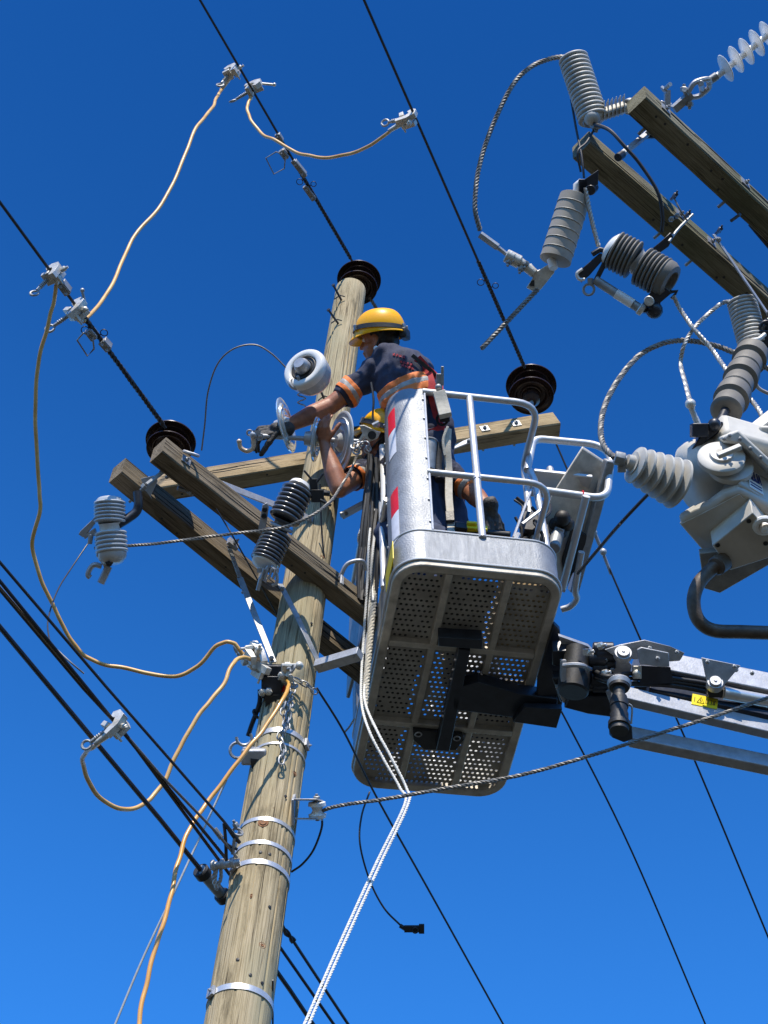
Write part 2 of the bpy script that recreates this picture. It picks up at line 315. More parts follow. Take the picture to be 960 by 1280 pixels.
# ------------------------------------------------------------------ shared pieces
def bolt(mb, p, d, r=0.012, l=0.02, split=False):
    if split: mb.mark()
    d = V(d).normalized(); mb.lathe(p, V(p) + d, [(0, r), (l * 0.8, r), (l, r * 0.7)], 6, False)
    mb.cyl(V(p) + d * l, V(p) + d * l * 1.6, r * 0.45, 8); return mb
def clamp(p, wd, sdir, cable_end, label, s=1.0, flip=1):
    """grounding clamp: jaw over the wire, screw with eye ring, ferrule where the cable leaves"""
    p = V(p); wd = V(wd).normalized(); sdir = V(sdir).normalized(); side = wd.cross(sdir).normalized() * flip; sdir = side.cross(wd).normalized() * (1 if side.cross(wd).dot(sdir) > 0 else -1)
    t = thing('grounding_clamp', label, 'clamp', p, 'grounding clamps on the conductors')
    k = 0.036 * s; m = MB()
    m.prism([p + side * (-.9 * k) + sdir * (-.8 * k), p + side * (-.2 * k) + sdir * (-1.3 * k), p + side * (.9 * k) + sdir * (-1.0 * k), p + side * (1.3 * k) + sdir * (.2 * k), p + side * (1.0 * k) + sdir * (1.7 * k),
             p + side * (.3 * k) + sdir * (1.6 * k), p + side * (.45 * k) + sdir * (.3 * k), p + side * (.1 * k) + sdir * (-.3 * k), p + side * (-.6 * k) + sdir * (-.1 * k)], wd * (.75 * k))
    m.prism([p - wd * (.9 * k) + side * (.3 * k) + sdir * (-.9 * k), p - wd * (.9 * k) + side * (1.1 * k) + sdir * (-.5 * k), p - wd * (.9 * k) + side * (.9 * k) + sdir * (.9 * k), p - wd * (.9 * k) + side * (.3 * k) + sdir * (.7 * k)], wd * (.6 * k))
    bolt(m, p + side * k * 1.2, side, k * .35, k * .6); bolt(m, p + side * k * .8 + sdir * k, -wd, k * .3, k * .8)
    part('jaw', m, M['bronze'], t, 0.002)
    m = MB(); m.box(p + side * (-.5 * k) + sdir * (.75 * k), side * (.55 * k), sdir * (.3 * k), wd * (.8 * k)); part('clamp_pad', m, M['bronze'], t, 0.002)
    m = MB(); a = p + side * (-.5 * k) + sdir * (.8 * k); b = a + (sdir - side * 0.5).normalized() * 2.2 * k; m.tube([a, b], .22 * k, 8)
    for i in range(6): q = a.lerp(b, .15 + .11 * i); m.cyl(q, q + (b - a).normalized() * .09 * k, .3 * k, 8)
    sc_ = part('screw', m, M['galv_d'], t)
    m = MB(); m.ring(b + (b - a).normalized() * .55 * k, wd + side * .5, .5 * k, .15 * k, 14); part('eye_ring', m, M['galv_d'], sc_)
    e = V(cable_end); m = MB(); q = p + side * (.5 * k) + sdir * (.5 * k); m.tube([q, q.lerp(e, .5), e], [.42 * k, .36 * k, .3 * k], 10); part('ferrule', m, M['bronze'], t)
    return t
def disc_prof(R, h):                     # cap-and-pin disc, bell opening at the far end
    return [(0, .02), (0, .032), (h * .3, .034), (h * .38, R * .45), (h * .48, R * .78), (h * .62, R * .97), (h * .7, R), (h * .78, R * .98), (h * .74, R * .86), (h * .72, R * .8), (h * .9, R * .76), (h * .92, R * .72),
            (h * .72, R * .66), (h * .7, R * .56), (h * .92, R * .52), (h * .93, R * .48), (h * .7, R * .42), (h * .7, R * .3), (h * .9, R * .22), (h * .9, .012)]
def disc_string(p0, p1, n, R, m, label, group, name='disc_insulator', capm='galv_d'):
    p0, p1 = V(p0), V(p1); d = (p1 - p0).normalized(); L = (p1 - p0).length; h = L / n
    t = thing(name, label, 'insulator', p0, group)
    for i in range(n):
        a = p0 + d * h * i; mb = MB(); mb.lathe(a, a + d, disc_prof(R, h), 40); sh = part('shed', mb, M[m], t)
        mb = MB(); mb.lathe(a, a + d, [(-.004, .02), (0, .036), (h * .28, .038), (h * .34, .03)], 20); part('metal_cap', mb, M[capm], sh)
    mb = MB(); mb.tube([p0 - d * .03, p1 + d * .04], .011, 10); part('pin', mb, M['galv_d'], t)
    return t
def rib_prof(L, n, R, r, sharp=0.0, taper=1.0, s=0.0):
    pr = [(0, r * .8), (0.002, r)]
    p = L / n
    for i in range(n):
        z = i * p; Rk = R * (1 + (taper - 1) * i / max(1, n - 1))
        if sharp: pr += [(z + p * .12, r), (z + p * .42, Rk * .97), (z + p * .5, Rk), (z + p * .58, Rk * .985), (z + p * .7, r * 1.25), (z + p * .92, r)]
        else:
            for k in range(7): a = PI * k / 6; pr.append((z + p * (.5 - .38 * math.cos(a)), r + (Rk - r) * math.sin(a) ** .6))
    pr += [(L - .002, r), (L, r * .8)]; return pr
def ribbed(mb, a, b, n, R, r, seg=32, sharp=0, taper=1.0):
    return mb.lathe(a, b, rib_prof((V(b) - V(a)).length, n, R, r, sharp, taper), seg)

# ------------------------------------------------------------------ wooden pole
ZT = on_pole(434, 362, 0).z
pole = thing('utility_pole', 'round weathered timber pole carrying the crossarms beside the work platform', 'utility pole', (POLE.x, POLE.y, 0))
def pr_(z): return .095 + (ZT - z) * .0052
mb = MB(); seg = 144; zs = [0, 1, 2, 3, 4] + [4.5 + i * .09 for i in range(int((ZT - 4.5) / .09))] + [ZT - .012, ZT]
vs = []; ls = []
grooves = [(random.uniform(0, 2 * PI), random.uniform(4, ZT), random.uniform(.8, 2.8), random.uniform(.005, .011)) for _ in range(64)]
for z in zs:
    for k in range(seg):
        an = 2 * PI * k / seg; r = pr_(z) - (.008 if z == ZT else 0)
        r *= 1 + .012 * noise.noise(V((math.cos(an) * 2, math.sin(an) * 2, z * .9)))
        for (ga, gz, gl, gd) in grooves:
            da = abs((an - ga - .05 * math.sin(z) + PI) % (2 * PI) - PI)
            if da < .045 and abs(z - gz) < gl / 2: r -= gd * (1 - da / .045) * min(1, 6 * (1 - abs(z - gz) * 2 / gl))
        vs.append((POLE.x + math.cos(an) * r, POLE.y + math.sin(an) * r, z)); ls.append((z, math.cos(an) * .13, math.sin(an) * .13))
fs = [(i * seg + k, i * seg + (k + 1) % seg, (i + 1) * seg + (k + 1) % seg, (i + 1) * seg + k) for i in range(len(zs) - 1) for k in range(seg)] + [[(len(zs) - 1) * seg + k for k in range(seg)]]
mb.add(vs, fs, ls, True); part('shaft', mb, M['pole'], pole)
def pole_band(y, w_=.02, r_off=.003, buckle=None):
    z = on_pole(340, y, .13).z; r = pr_(z) + r_off; mb = MB()
    mb.lathe((POLE.x, POLE.y, z), (POLE.x, POLE.y, z + 1), [(-w_ / 2, r - .01), (-w_ / 2, r), (w_ / 2, r), (w_ / 2, r - .01)], 64)
    o = part('steel_band', mb, M['band'], pole)
    if buckle is not None:
        a = buckle; c = V((POLE.x + math.cos(a) * (r + .006), POLE.y + math.sin(a) * (r + .006), z)); mb = MB(); n_ = V((math.cos(a), math.sin(a), 0)); s_ = V((-math.sin(a), math.cos(a), 0))
        mb.box(c, s_ * .02, n_ * .006, V((0, 0, w_ * .75))); bolt(mb, c + n_ * .006 + s_ * .008, n_, .006, .008); part('buckle', mb, M['galv'], o, .001)
CA = -PI / 2
pole_band(1022); pole_band(1052); pole_band(1077, .024, .004, CA - .95); pole_band(1237, .026, .004, CA - 1.0); pole_band(908, .028, .005, CA + 1.2); pole_band(925, .012, .004)
# knot, nail heads and dark nail holes
mb = MB(); kp = on_pole(337, 1027, .13); r = pr_(kp.z); a = CA - .12; kp = V((POLE.x + math.cos(a) * (r - .004), POLE.y + math.sin(a) * (r - .004), kp.z)); n_ = V((math.cos(a), math.sin(a), 0))
mb.lathe(kp, kp + n_, [(0, .024), (.006, .022), (.004, .016), (.008, .012), (.006, .004)], 18)
for (x, y, sc_) in ((330, 1180, .7), (372, 960, .6), (410, 690, .6), (318, 1120, .5), (345, 1010, .45)):
    z = on_pole(x, y, .12).z; r = pr_(z); a = CA + math.asin(max(-.8, min(.8, (x - (434 + (365 - y) * .1475)) / 36))); c = V((POLE.x + math.cos(a) * (r - .005), POLE.y + math.sin(a) * (r - .005), z)); n_ = V((math.cos(a), math.sin(a), 0)); mb.mark().lathe(c, c + n_, [(0, .022 * sc_), (.005, .02 * sc_), (.003, .013 * sc_), (.006, .009 * sc_), (.005, .003)], 14)
part('knot', mb, mat('knot_wood', (0.22, 0.1, 0.04), .8, 0, .3, 60), pole)
mb = MB()
for (x, y) in ((331, 1066), (342, 1068), (342, 1132), (304, 1200), (319, 1220), (333, 1226), (361, 993), (385, 640), (379, 700), (410, 720), (392, 775), (430, 480)):
    z = on_pole(x, y, .12).z; r = pr_(z); cx = 434 + (365 - y) * .1475; s_ = max(-.9, min(.9, (x - cx) / (22 + (y - 365) * .021))); a = CA + math.asin(s_) - .06
    c = V((POLE.x + math.cos(a) * (r - .003), POLE.y + math.sin(a) * (r - .003), z)); n_ = V((math.cos(a), math.sin(a), 0)); mb.mark(); mb.lathe(c, c + n_, [(0, .007), (.006, .007), (.007, .004)], 8)
part('nail_head', mb, M['black'], pole)
# step bolts near the top
for (x, y, x2, y2) in ((417, 357, 425, 372), (411, 388, 421, 402), (400, 487, 405, 498)):
    b_ = on_pole(x2, y2, .10); a_ = P(x, y, PX(b_)[2] - .06); mb = MB(); mb.tube([b_ + (b_ - a_) * .3, a_], .007, 8); mb.cyl(a_, a_ + (a_ - b_).normalized() * .008, .012, 8)
    o = part('step_bolt', mb, M['dark'], pole)
    mb = MB(); mb.tube([b_ + V((-.03, -.012, -.045)), b_ + V((0, -.016, 0)), b_ + V((.03, -.01, .0))], .004, 6); part('wire_tail', mb, M['wire'], o)
# small plate on the right flank
c = on_pole(452, 404, .02); mb = MB(); mb.box(c + V((.09, 0, -.08)), V((.006, 0, 0)), V((0, .02, 0)), V((0, 0, .09))); part('flank_plate', mb, M['black'], pole)

# ------------------------------------------------------------------ crossarms
def arm(name, label, pa, pb, w_, h, m, endbolts=(), nails=6, cat='crossarm'):
    pa, pb = V(pa), V(pb); d = (pb - pa).normalized(); n_ = d.cross(V((0, 0, 1))).normalized()
    if n_.dot(V((pa.x, pa.y, 0))) < 0: n_ = -n_
    u = V((0, 0, 1)); u = (u - d * u.dot(d)).normalized(); t = thing(name, label, cat, pa)
    mb = MB(); L = (pb - pa).length; N = max(2, int(L / .12)); ch = .006; vs = []; ls = []
    off = random.uniform(0, 50)
    prof = [(ch, 0), (w_ - ch, 0), (w_, ch), (w_, h - ch), (w_ - ch, h), (ch, h), (0, h - ch), (0, ch)]
    for i in range(N + 1):
        q = pa + d * (L * i / N); jx = .0022 * noise.noise(V((i * .6, off, 0))); jz = .0022 * noise.noise(V((i * .6, off, 7)))
        for (a, b) in prof: vs.append(q + n_ * (a + jx) + u * (b + jz)); ls.append(V((L * i / N + off, a, b)))
    fs = [(i * 8 + k, i * 8 + (k + 1) % 8, (i + 1) * 8 + (k + 1) % 8, (i + 1) * 8 + k) for i in range(N) for k in range(8)] + [list(range(8))[::-1], [N * 8 + k for k in range(8)]]
    if d.cross(n_).dot(u) < 0: fs = [list(f)[::-1] for f in fs]
    mb.add(vs, fs, ls); part('timber', mb, M[m], t)
    for k in range(5):
        x0 = random.uniform(0, L * .7); ll = random.uniform(.25, .8); zz = random.uniform(.02, h - .02); mb = MB(); pts = [pa + d * (x0 + ll * i / 8) + u * (zz + .006 * noise.noise(V((i * .7, k, off)))) - n_ * .0004 for i in range(9)]
        mb.tube(pts, [.0006 + .0022 * math.sin(PI * i / 8) for i in range(9)], 6); part('split', mb, M['black'], t)
    for s_ in endbolts:
        q = pa + d * s_; mb = MB(); c = q + u * h * .5
        mb.tube([c - n_ * .003, c + n_ * w_], .008, 8); mb.box(c - n_ * .003, d * .025, u * .025, n_ * .003); bolt(mb, c - n_ * .006, -n_, .011, .012); mb.cyl(c + n_ * (w_), c + n_ * (w_ + .05), .008, 8); part('through_bolt', mb, M['galv_d'], t)
    mb = MB()
    for i in range(nails): q = pa + d * random.uniform(.05, L * .9) + n_ * random.uniform(.02, w_ - .02); mb.mark(); mb.lathe(q, q - u, [(-.004, .006), (.0015, .006), (.002, .003)], 8)
    part('nail_head', mb, M['black'], t)
    return t, d, n_, u
zA = on_pole(392, 700, .25).z
A1a, A1b = H(203, 564, zA), H(442, 750, zA); A2a, A2b = H(152, 590, zA), H(442, 826, zA)
d1 = (A1b - A1a).normalized(); A1b = A1b + d1 * .45; A2b = A2b + (A2b - A2a).normalized() * .35
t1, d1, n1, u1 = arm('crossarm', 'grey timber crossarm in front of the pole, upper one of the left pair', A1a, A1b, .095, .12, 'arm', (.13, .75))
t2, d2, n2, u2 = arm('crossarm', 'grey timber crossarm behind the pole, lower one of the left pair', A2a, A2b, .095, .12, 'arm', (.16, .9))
A3a = P(197, 610, 9.45); A3m = P(390, 579, PX(on_pole(390, 579, 0))[2] + .16)
d3 = (A3m - A3a).normalized(); lo, hi = 0.2, 8
for _ in range(50):
    md = (lo + hi) / 2
    if PX(A3a + d3 * md)[0] < 701: lo = md
    else: hi = md
A3b = A3a + d3 * lo
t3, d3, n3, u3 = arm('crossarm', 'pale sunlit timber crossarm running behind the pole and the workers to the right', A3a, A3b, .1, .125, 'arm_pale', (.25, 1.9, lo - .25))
print('arm3 right end', PX(A3b), 'len', lo, 'zA', zA, A3a, A3b, 'arm1', A1a, A1b)
zR = 8.6
R1a, R1b = H(808, 121, zR), H(1010, 309, zR); R2a, R2b = H(738, 178, zR), H(1010, 416, zR)
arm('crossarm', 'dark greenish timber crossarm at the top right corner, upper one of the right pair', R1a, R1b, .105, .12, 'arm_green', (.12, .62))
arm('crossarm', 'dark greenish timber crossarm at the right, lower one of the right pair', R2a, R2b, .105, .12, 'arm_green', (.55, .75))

# ------------------------------------------------------------------ dead end discs and line conductors
def along(z, x, y, x2, y2, more=3.0):      # a level line through two pixels, extended past the second (towards and over the camera)
    a, b = H(x, y, z), H(x2, y2, z); return a, b, b + (b - a).normalized() * more
def grip(mb, a, b, r=.011):                # helical preformed grip
    mb.strand([a, b], r, 3, .06, .01, 5)
def pin_insulator(c, R, label, group):    # two skirted porcelain insulator seen from beneath, standing on its pin
    z = V((0, 0, 1)); t = thing('pin_insulator', label, 'insulator', c, group); k = R / .15
    for name, dz_, R_ in (('upper_skirt', .06, R), ('lower_skirt', -.05, R * .88)):
        q = c + z * dz_ * k * (.75 if R < .132 else 1); h = .05 * k
        part(name, MB().lathe(q + z * h, q - z, [(0, .03), (0, R_ * .35), (h * .3, R_ * .6), (h * .75, R_ * .93), (h * .95, R_), (h * 1.08, R_), (h * 1.12, R_ * .975), (h * .8, R_ * .9), (h * .7, R_ * .78), (h * 1.0, R_ * .74), (h * 1.02, R_ * .7), (h * .65, R_ * .62), (h * .65, R_ * .5), (h * .95, R_ * .46), (h * .97, R_ * .42), (h * .6, R_ * .36), (h * .6, .03)], 56), M['porc'], t)
    part('body', MB().lathe(c + z * .15 * k, c - z, [(0, .03), (.01, .045), (.03, .05), (.04, .038), (.055, .038), (.07, .055), (.25 * k, .05), (.27 * k, .03)], 32), M['porc'], t)
    part('pin', MB().tube([c - z * .1, c - z * .22], .014, 10), M['galv_d'], t)
GL = 'line conductors going up to the left'; GD = 'brown pin insulators'
specs = [('C', zA + .27, (212, 557), (207, 535), (0, 253), 'the black conductor at far left, ending at the discs on the left crossarm end', (150, 470, 200, 527), 'brown two skirted porcelain insulator at the left end of the left crossarms'),
         ('A', ZT + .14, (448, 355), (440, 326), (250, 0), 'the black conductor ending at the discs behind the top of the pole', (425, 297, 440, 326), 'brown two skirted porcelain insulator on the top of the wooden pole'),
         ('B', A3b.z + .34, (664, 489), (656, 460), (455, 0), 'the black conductor nearest the top centre, ending at the discs on the pale crossarm', (636, 420, 655, 459), 'brown two skirted porcelain insulator above the right end of the pale crossarm')]
wires = {}
for (nm, z, c, st, far, lab, gr, dl) in specs:
    cen = H(*c, z); s_ = H(*st, z); f_ = H(*far, z); dirw = (f_ - s_).normalized()
    wires[nm] = (z, dirw, s_)
    R = {'A': .141, 'B': .150, 'C': .122}[nm]
    pin_insulator(cen, R, dl, GD)
    a = s_ - dirw * .03
    mb = MB(); p0 = a + dirw * .03; mb.tube([p0, p0 + dirw * 12], .0075, 8)
    t = solo('line_conductor', mb, M['wire'], lab[4:] if lab.startswith('the ') else lab, 'power line', GL)
    mb = MB(); mb.strand([p0 + dirw * .02, p0 + dirw * .75], .0125, 3, .07, .012, 5); part('dead_end_grip', mb, M['wire'], t)
    mb = MB(); q = p0 + dirw * .62; s2 = dirw.cross(V((0, 0, 1))).normalized()
    mb.ring(q + s2 * .035 + V((0, 0, .0)), V((0, 0, 1)), .02, .0025, 12, 5); mb.ring(q - s2 * .035 + dirw * -.05, V((0, 0, 1)), .017, .0025, 12, 5); mb.tube([q, q + s2 * .018], .003, 5); mb.tube([q - dirw * .05, q - dirw * .05 - s2 * .02], .003, 5); part('grip_tail', mb, M['wire'], t)
# strap holding the C discs to the crossarm
mb = MB(); q = A1a + d1 * .12
mb.tube([H(211, 560, zA + .2), q + u1 * .13 + n1 * .05], .012, 8); mb.mark(); mb.ring(H(239, 567, zA + .08) , V((.2, -.7, .5)), .035, .008, 16, 7); solo('eye_bolt', mb, M['galv'], 'round steel eye bolt beside the discs on the upper left crossarm', 'eye bolt')
mb = MB(); mb.strand([H(462, 372, ZT + .1), H(474, 392, ZT + .1), H(486, 420, ZT + .1)], .012, 3, .06, .008); solo('dead_end_strand', mb, M['greywire'], 'short twisted strand leaving the discs behind the pole top', 'strand')
# in-line hardware on the conductors
def wpt(nm, x, y): return H(x, y, wires[nm][0])
def inline(nm, x, y, x2, y2, r, label, loop=None):
    a, b = wpt(nm, x, y), wpt(nm, x2, y2); m_ = (a + b) / 2; t = thing('line_splice', label, 'wire fitting', m_, 'steel fittings clipped along the conductors'); mb = MB(); d, s_, u = frame_of(b - a)
    mb.box(m_ - u * r * .6, d * ((b - a).length / 2), s_ * r, u * r * .9); mb.box(m_ + s_ * r * .9, d * ((b - a).length * .42), s_ * r * .35, u * r * 1.3); part('body', mb, M['galv_d'], t, .002)
    mb = MB(); [bolt(mb, m_ + d * k * (b - a).length * .3 - u * r, -u, r * .6, r * .8, True) for k in (-1, 1)]; part('bolt_head', mb, M['galv'], t)
    if loop:
        pts = [wpt(nm, *q) - V((0, 0, .03)) for q in loop]; mb = MB(); mb.tube(pts, .0045, 6, closed=True, smooth=False); part('wire_bail', mb, M['galv_d'], t)
inline('A', 346, 167, 352, 177, .014, 'small steel fitting above the wire loop on the pole top conductor')
inline('A', 351, 187, 359, 197, .017, 'steel fitting with a bent wire loop on the pole top conductor', ((350, 189), (346, 187), (333, 195), (343, 215), (356, 208), (357, 198)))
inline('A', 366, 200, 382, 220, .014, 'long steel fitting below the wire loop on the pole top conductor')
inline('A', 381, 232, 393, 249, .015, 'lowest steel fitting on the pole top conductor')
inline('C', 75, 352, 86, 366, .016, 'steel fitting between the two clamps on the far left conductor')
inline('C', 110, 411, 119, 422, .017, 'steel fitting with a bent wire loop on the far left conductor', ((112, 412), (106, 412), (98, 421), (111, 441), (119, 432), (118, 422)))
inline('C', 127, 425, 137, 436, .016, 'lowest steel fitting on the far left conductor')

# ------------------------------------------------------------------ low cables at lower left
zL = on_pole(320, 1080, .1).z
def low(pts, r, label, mt='wire', z=None, strand=False, right=None):
    z = z or zL; q = [H(x, y, z) for x, y in pts]; d = (q[0] - q[1]).normalized(); q = [q[0] + d * 5] + q
    mb = MB(); mb.tube(q, r, 8); return solo('aerial_cable', mb, M[mt], label, 'cable', 'cables crossing low behind the pole')
low([(0, 703), (134, 860), (212, 949), (280, 1027), (300, 1053)], .0058, 'thin black cable, highest of the three at lower left')
low([(0, 737), (104, 860), (155, 915), (290, 1097), (350, 1184), (417, 1280), (490, 1385)], .0068, 'black cable through the clamp, middle one of the lower left cables')
low([(152, 912), (200, 968), (270, 1040), (296, 1072)], .0055, 'thin grey cable below the clamp, running to the pole strap', 'greywire')
low([(0, 785), (80, 881), (140, 952)], .0066, 'thin black cable, lowest of the three at the left edge')
lo_ = low([(140, 952), (200, 1024), (257, 1095), (300, 1150), (345, 1213), (362, 1237), (391, 1280), (460, 1385)], .0098, 'thick dark grey sheathed cable passing behind the pole')
mb = MB(); q = [H(x, y, zL) for x, y in ((250, 1087), (256, 1095), (276, 1117), (282, 1124))]
cb = thing('cable_connector', 'black and grey connector sleeve on the thick cable left of the pole', 'connector', q[1])
part('sleeve', MB().tube([q[0], q[3]], .024, 18), M['galv_d'], cb); part('collar', MB().cyl(q[0], q[1], .034, 18), M['black'], cb); part('collar', MB().cyl(q[2], q[3], .034, 18), M['black'], cb)
low([(345, 1150), (367, 1177), (392, 1215), (435, 1280), (500, 1380)], .0068, 'black cable leaving the pole to the right, rightmost at the bottom')
mb = MB(); mb.strand([H(345, 1150, zL), H(367, 1177, zL)], .013, 2, .1); solo('cable_wrap', mb, M['wire'], 'black wrapped cable end just right of the pole', 'cable')
mb = MB(); mb.tube([on_pole(341, 1225, .1) , H(341, 1300, zL - .6)], .004, 6); solo('drop_wire', mb, M['wire'], 'thin vertical black wire down the right side of the pole', 'wire')
# pole side strap hardware at left of pole
t = thing('cable_strap', 'steel strap and shackle tying the low cables to the pole', 'bracket', on_pole(300, 1080, .12)); dd = PX(on_pole(300, 1080, .12))[2]
mb = MB(); mb.tube([P(263, 1083, dd), P(300, 1078, dd)], .016, 10); [mb.cyl(P(x, 1082 - (x - 265) * .13, dd), P(x + 5, 1081 - (x - 265) * .13, dd), .022, 12) for x in (264, 276, 288)]; part('strap_bar', mb, M['galv'], t)
mb = MB(); mb.strand([P(270, 1086, dd), P(268, 1100, dd), P(272, 1110, dd)], .011, 3); mb.strand([P(276, 1086, dd), P(276, 1098, dd), P(270, 1112, dd)], .008, 3); part('wire_tie', mb, M['galv'], t)
mb = MB(); mb.tube(smooth_pts([P(280, 1029, dd), P(282, 1050, dd), P(283, 1076, dd)]), .007, 7); mb.tube(smooth_pts([P(281, 1029, dd), P(292, 1046, dd), P(300, 1054, dd)]), .007, 7)
mb.tube(smooth_pts([P(272, 1043, dd), P(285, 1056, dd), P(297, 1062, dd)]), .006, 7); part('cable_tail', mb, M['wire'], t)
mb = MB(); mb.tube([P(268, 1036, dd), P(277, 1048, dd)], .011, 8); mb.ring(P(297, 1040, dd), V((.3, -1, .2)), .02, .006, 12, 6); mb.tube([P(291, 1068, dd), P(293, 1050, dd), P(301, 1040, dd)], .008, 7); bolt(mb, P(296, 1034, dd), V((-.4, -.6, .3)), .014, .02); part('shackle', mb, M['galv_d'], t)

# ------------------------------------------------------------------ grounding cables
def gcable(pts, label, mt='cable', r=.0095):
    q = smooth_pts([P(*p) for p in pts], 8)
    for i in range(2, len(q) - 2): q[i] = q[i] + V((noise.noise(V((i * .21, 3, len(pts)))), noise.noise(V((i * .21, 9, len(pts)))), noise.noise(V((i * .21, 17, len(pts)))))) * .006
    return solo('grounding_cable', MB().tube(q, r, 10), M[mt], label, 'cable', 'tan grounding cables')
def dz(nm, x, y): return PX(wpt(nm, x, y))[2]
dA1, dA2, dB1, dC1, dC2 = dz('A', 292, 88), dz('A', 322, 112), dz('B', 508, 150), dz('C', 67, 340), dz('C', 98, 388)
dL = PX(H(148, 908, zL))[2]; dp = PX(on_pole(350, 850, .13))[2]
def ip(a, b, n, i): return a + (b - a) * i / n
Y1 = [(277, 112), (270, 124), (262, 140), (245, 160), (228, 203), (202, 255), (165, 300), (148, 340), (127, 377), (104, 402)]
gcable([(x, y, ip(dA1, dC2, 9, i)) for i, (x, y) in enumerate(Y1)], 'tan cable from the top left clamp down to the far left conductor')
Y2 = [(313, 122), (309, 136), (314, 150), (327, 167), (345, 176), (370, 190), (400, 197), (435, 193), (462, 182), (488, 164)]
gcable([(x, y, ip(dA2, dB1, 9, i)) for i, (x, y) in enumerate(Y2)], 'tan cable sagging between the two top conductors')
Y3 = [(71, 352), (67, 378), (59, 410), (48, 455), (44, 520), (48, 600), (50, 640), (40, 680), (52, 725), (75, 775), (96, 810), (125, 829), (170, 838), (215, 846), (248, 832), (272, 806), (292, 804), (303, 818)]
gcable([(x, y, ip(dC1, dp, 17, i)) for i, (x, y) in enumerate(Y3)], 'long tan cable hanging down the left side of the picture')
Y4 = [(322, 828), (303, 822), (290, 832), (275, 862), (248, 895), (222, 940), (200, 985), (175, 1008), (147, 1010), (118, 990), (104, 957), (108, 940), (122, 930)]
gcable([(x, y, ip(dp, dL, 12, i)) for i, (x, y) in enumerate(Y4)], 'tan cable looping from the pole down to the low cable clamp')
Y5 = [(355, 846), (361, 855), (356, 870), (334, 905), (303, 945), (262, 1000), (238, 1035), (222, 1078), (213, 1125), (196, 1180), (180, 1240), (172, 1300)]
gcable([(x, y, ip(dp, dp - 1.6, 11, i)) for i, (x, y) in enumerate(Y5)], 'orange cable from the chain on the pole running off the bottom edge', 'cable2', .0092)
o = MB().tube([P(352, 868, dp - .02), P(358, 858, dp - .02)], .0145, 10); solo('tape_wrap', o, M['red'], 'red tape wrapped round the orange cable at the chain', 'tape')
clamp(P(289, 90, dA1), wires['A'][1], V((-.2, -.5, -.9)), P(276, 113, dA1), 'cast clamp highest on the pole top conductor', 1.1)
clamp(P(319, 110, dA2), wires['A'][1], V((-.9, .3, .2)), P(313, 124, dA2), 'cast clamp with a T handle, lower one on the pole top conductor', 1.15, -1)
mb = MB(); mb.tube([P(323, 104, dA2), P(343, 106, dA2)], .0085, 8); mb.ball(P(343, 106, dA2), .012); solo('clamp_handle', mb, M['bronze'], 'small T handle sticking out right of the second clamp', 'handle')
clamp(P(511, 148, dB1), wires['B'][1], V((-.9, .6, -.1)), P(486, 164, dB1), 'cast clamp on the conductor at top centre', 1.15)
clamp(P(67, 342, dC1), wires['C'][1], V((-.4, -.5, -.7)), P(71, 355, dC1), 'cast clamp nearest the left edge on the far left conductor', 1.05)
clamp(P(97, 387, dC2), wires['C'][1], V((-.7, -.2, -.6)), P(102, 403, dC2), 'cast clamp, second along the far left conductor', 1.15)
mb = MB(); mb.tube([P(107, 383, dC2), P(103, 364, dC2)], .0075, 8); mb.ball(P(103, 363, dC2), .011); solo('clamp_handle', mb, M['galv_d'], 'small upright handle on the second clamp of the far left conductor', 'handle')
clamp(P(146, 905, dL - .02), H(134, 860, zL) - H(212, 949, zL), V((-.9, -.1, -.8)), P(119, 930, dL - .02), 'cast clamp on the low cables left of the pole', 1.05)
clamp(P(318, 826, dp), V((.8, .2, .5)), V((-.5, -.1, .9)), P(303, 822, dp), 'cast clamp left of the pole where two tan cables meet', 1.3)
clamp(P(330, 838, dp), V((.3, -.8, .5)), V((.5, -.1, -.9)), P(312, 830, dp), 'cast clamp half behind the cable ends beside the pole', 1.2, -1)
clamp(P(357, 838, dp - .04), V((.9, .1, .3)), V((-.2, -.3, -.9)), P(359, 852, dp - .04), 'dark cast clamp above the chain on the pole', .9)

# ------------------------------------------------------------------ chain and clutter on the pole
ch = thing('chain', 'steel link chain wrapped round the pole and hanging down its front', 'chain', P(357, 870, dp))
def link_(p, d, k, s=.018):
    d = V(d).normalized(); _, a, b = frame_of(d, V((.3, -1, .2))); s_ = a if k % 2 else b; mb = MB()
    pts = [p + d * (s * 1.25 * math.copysign(abs(math.cos(t)) ** .8, math.cos(t))) + s_ * (s * .68 * math.copysign(abs(math.sin(t)) ** .8, math.sin(t))) for t in [2 * PI * i / 14 for i in range(14)]]
    mb.tube(pts, s * .2, 6, closed=True); part('link', mb, M['galv_d'] if k % 3 else M['galv'], ch)
path = smooth_pts([on_pole(350, 838, .16), on_pole(362, 848, .17), on_pole(366, 862, .17), on_pole(358, 875, .18), on_pole(354, 890, .17), on_pole(357, 905, .18), on_pole(350, 920, .18), on_pole(354, 935, .17), on_pole(352, 950, .16)], 6)
def walk(path, step, k0=0):
    acc = 0; k = k0
    for i in range(1, len(path)):
        acc += (path[i] - path[i - 1]).length
        if acc >= step: link_(path[i], path[i] - path[i - 1], k); k += 1; acc = 0
walk(path, .031)
walk(smooth_pts([on_pole(364, 845, .165), on_pole(375, 852, .16), on_pole(386, 858, .145), on_pole(397, 868, .09)], 8), .031, 1)
walk(smooth_pts([on_pole(366, 868, .17), on_pole(362, 884, .19), on_pole(360, 898, .18), on_pole(358, 912, .19), on_pole(352, 918, .18)], 8), .031, 2)
br = thing('pole_bracket', 'dark steel bracket cluster with bolts on the left side of the pole', 'bracket', P(335, 850, dp))
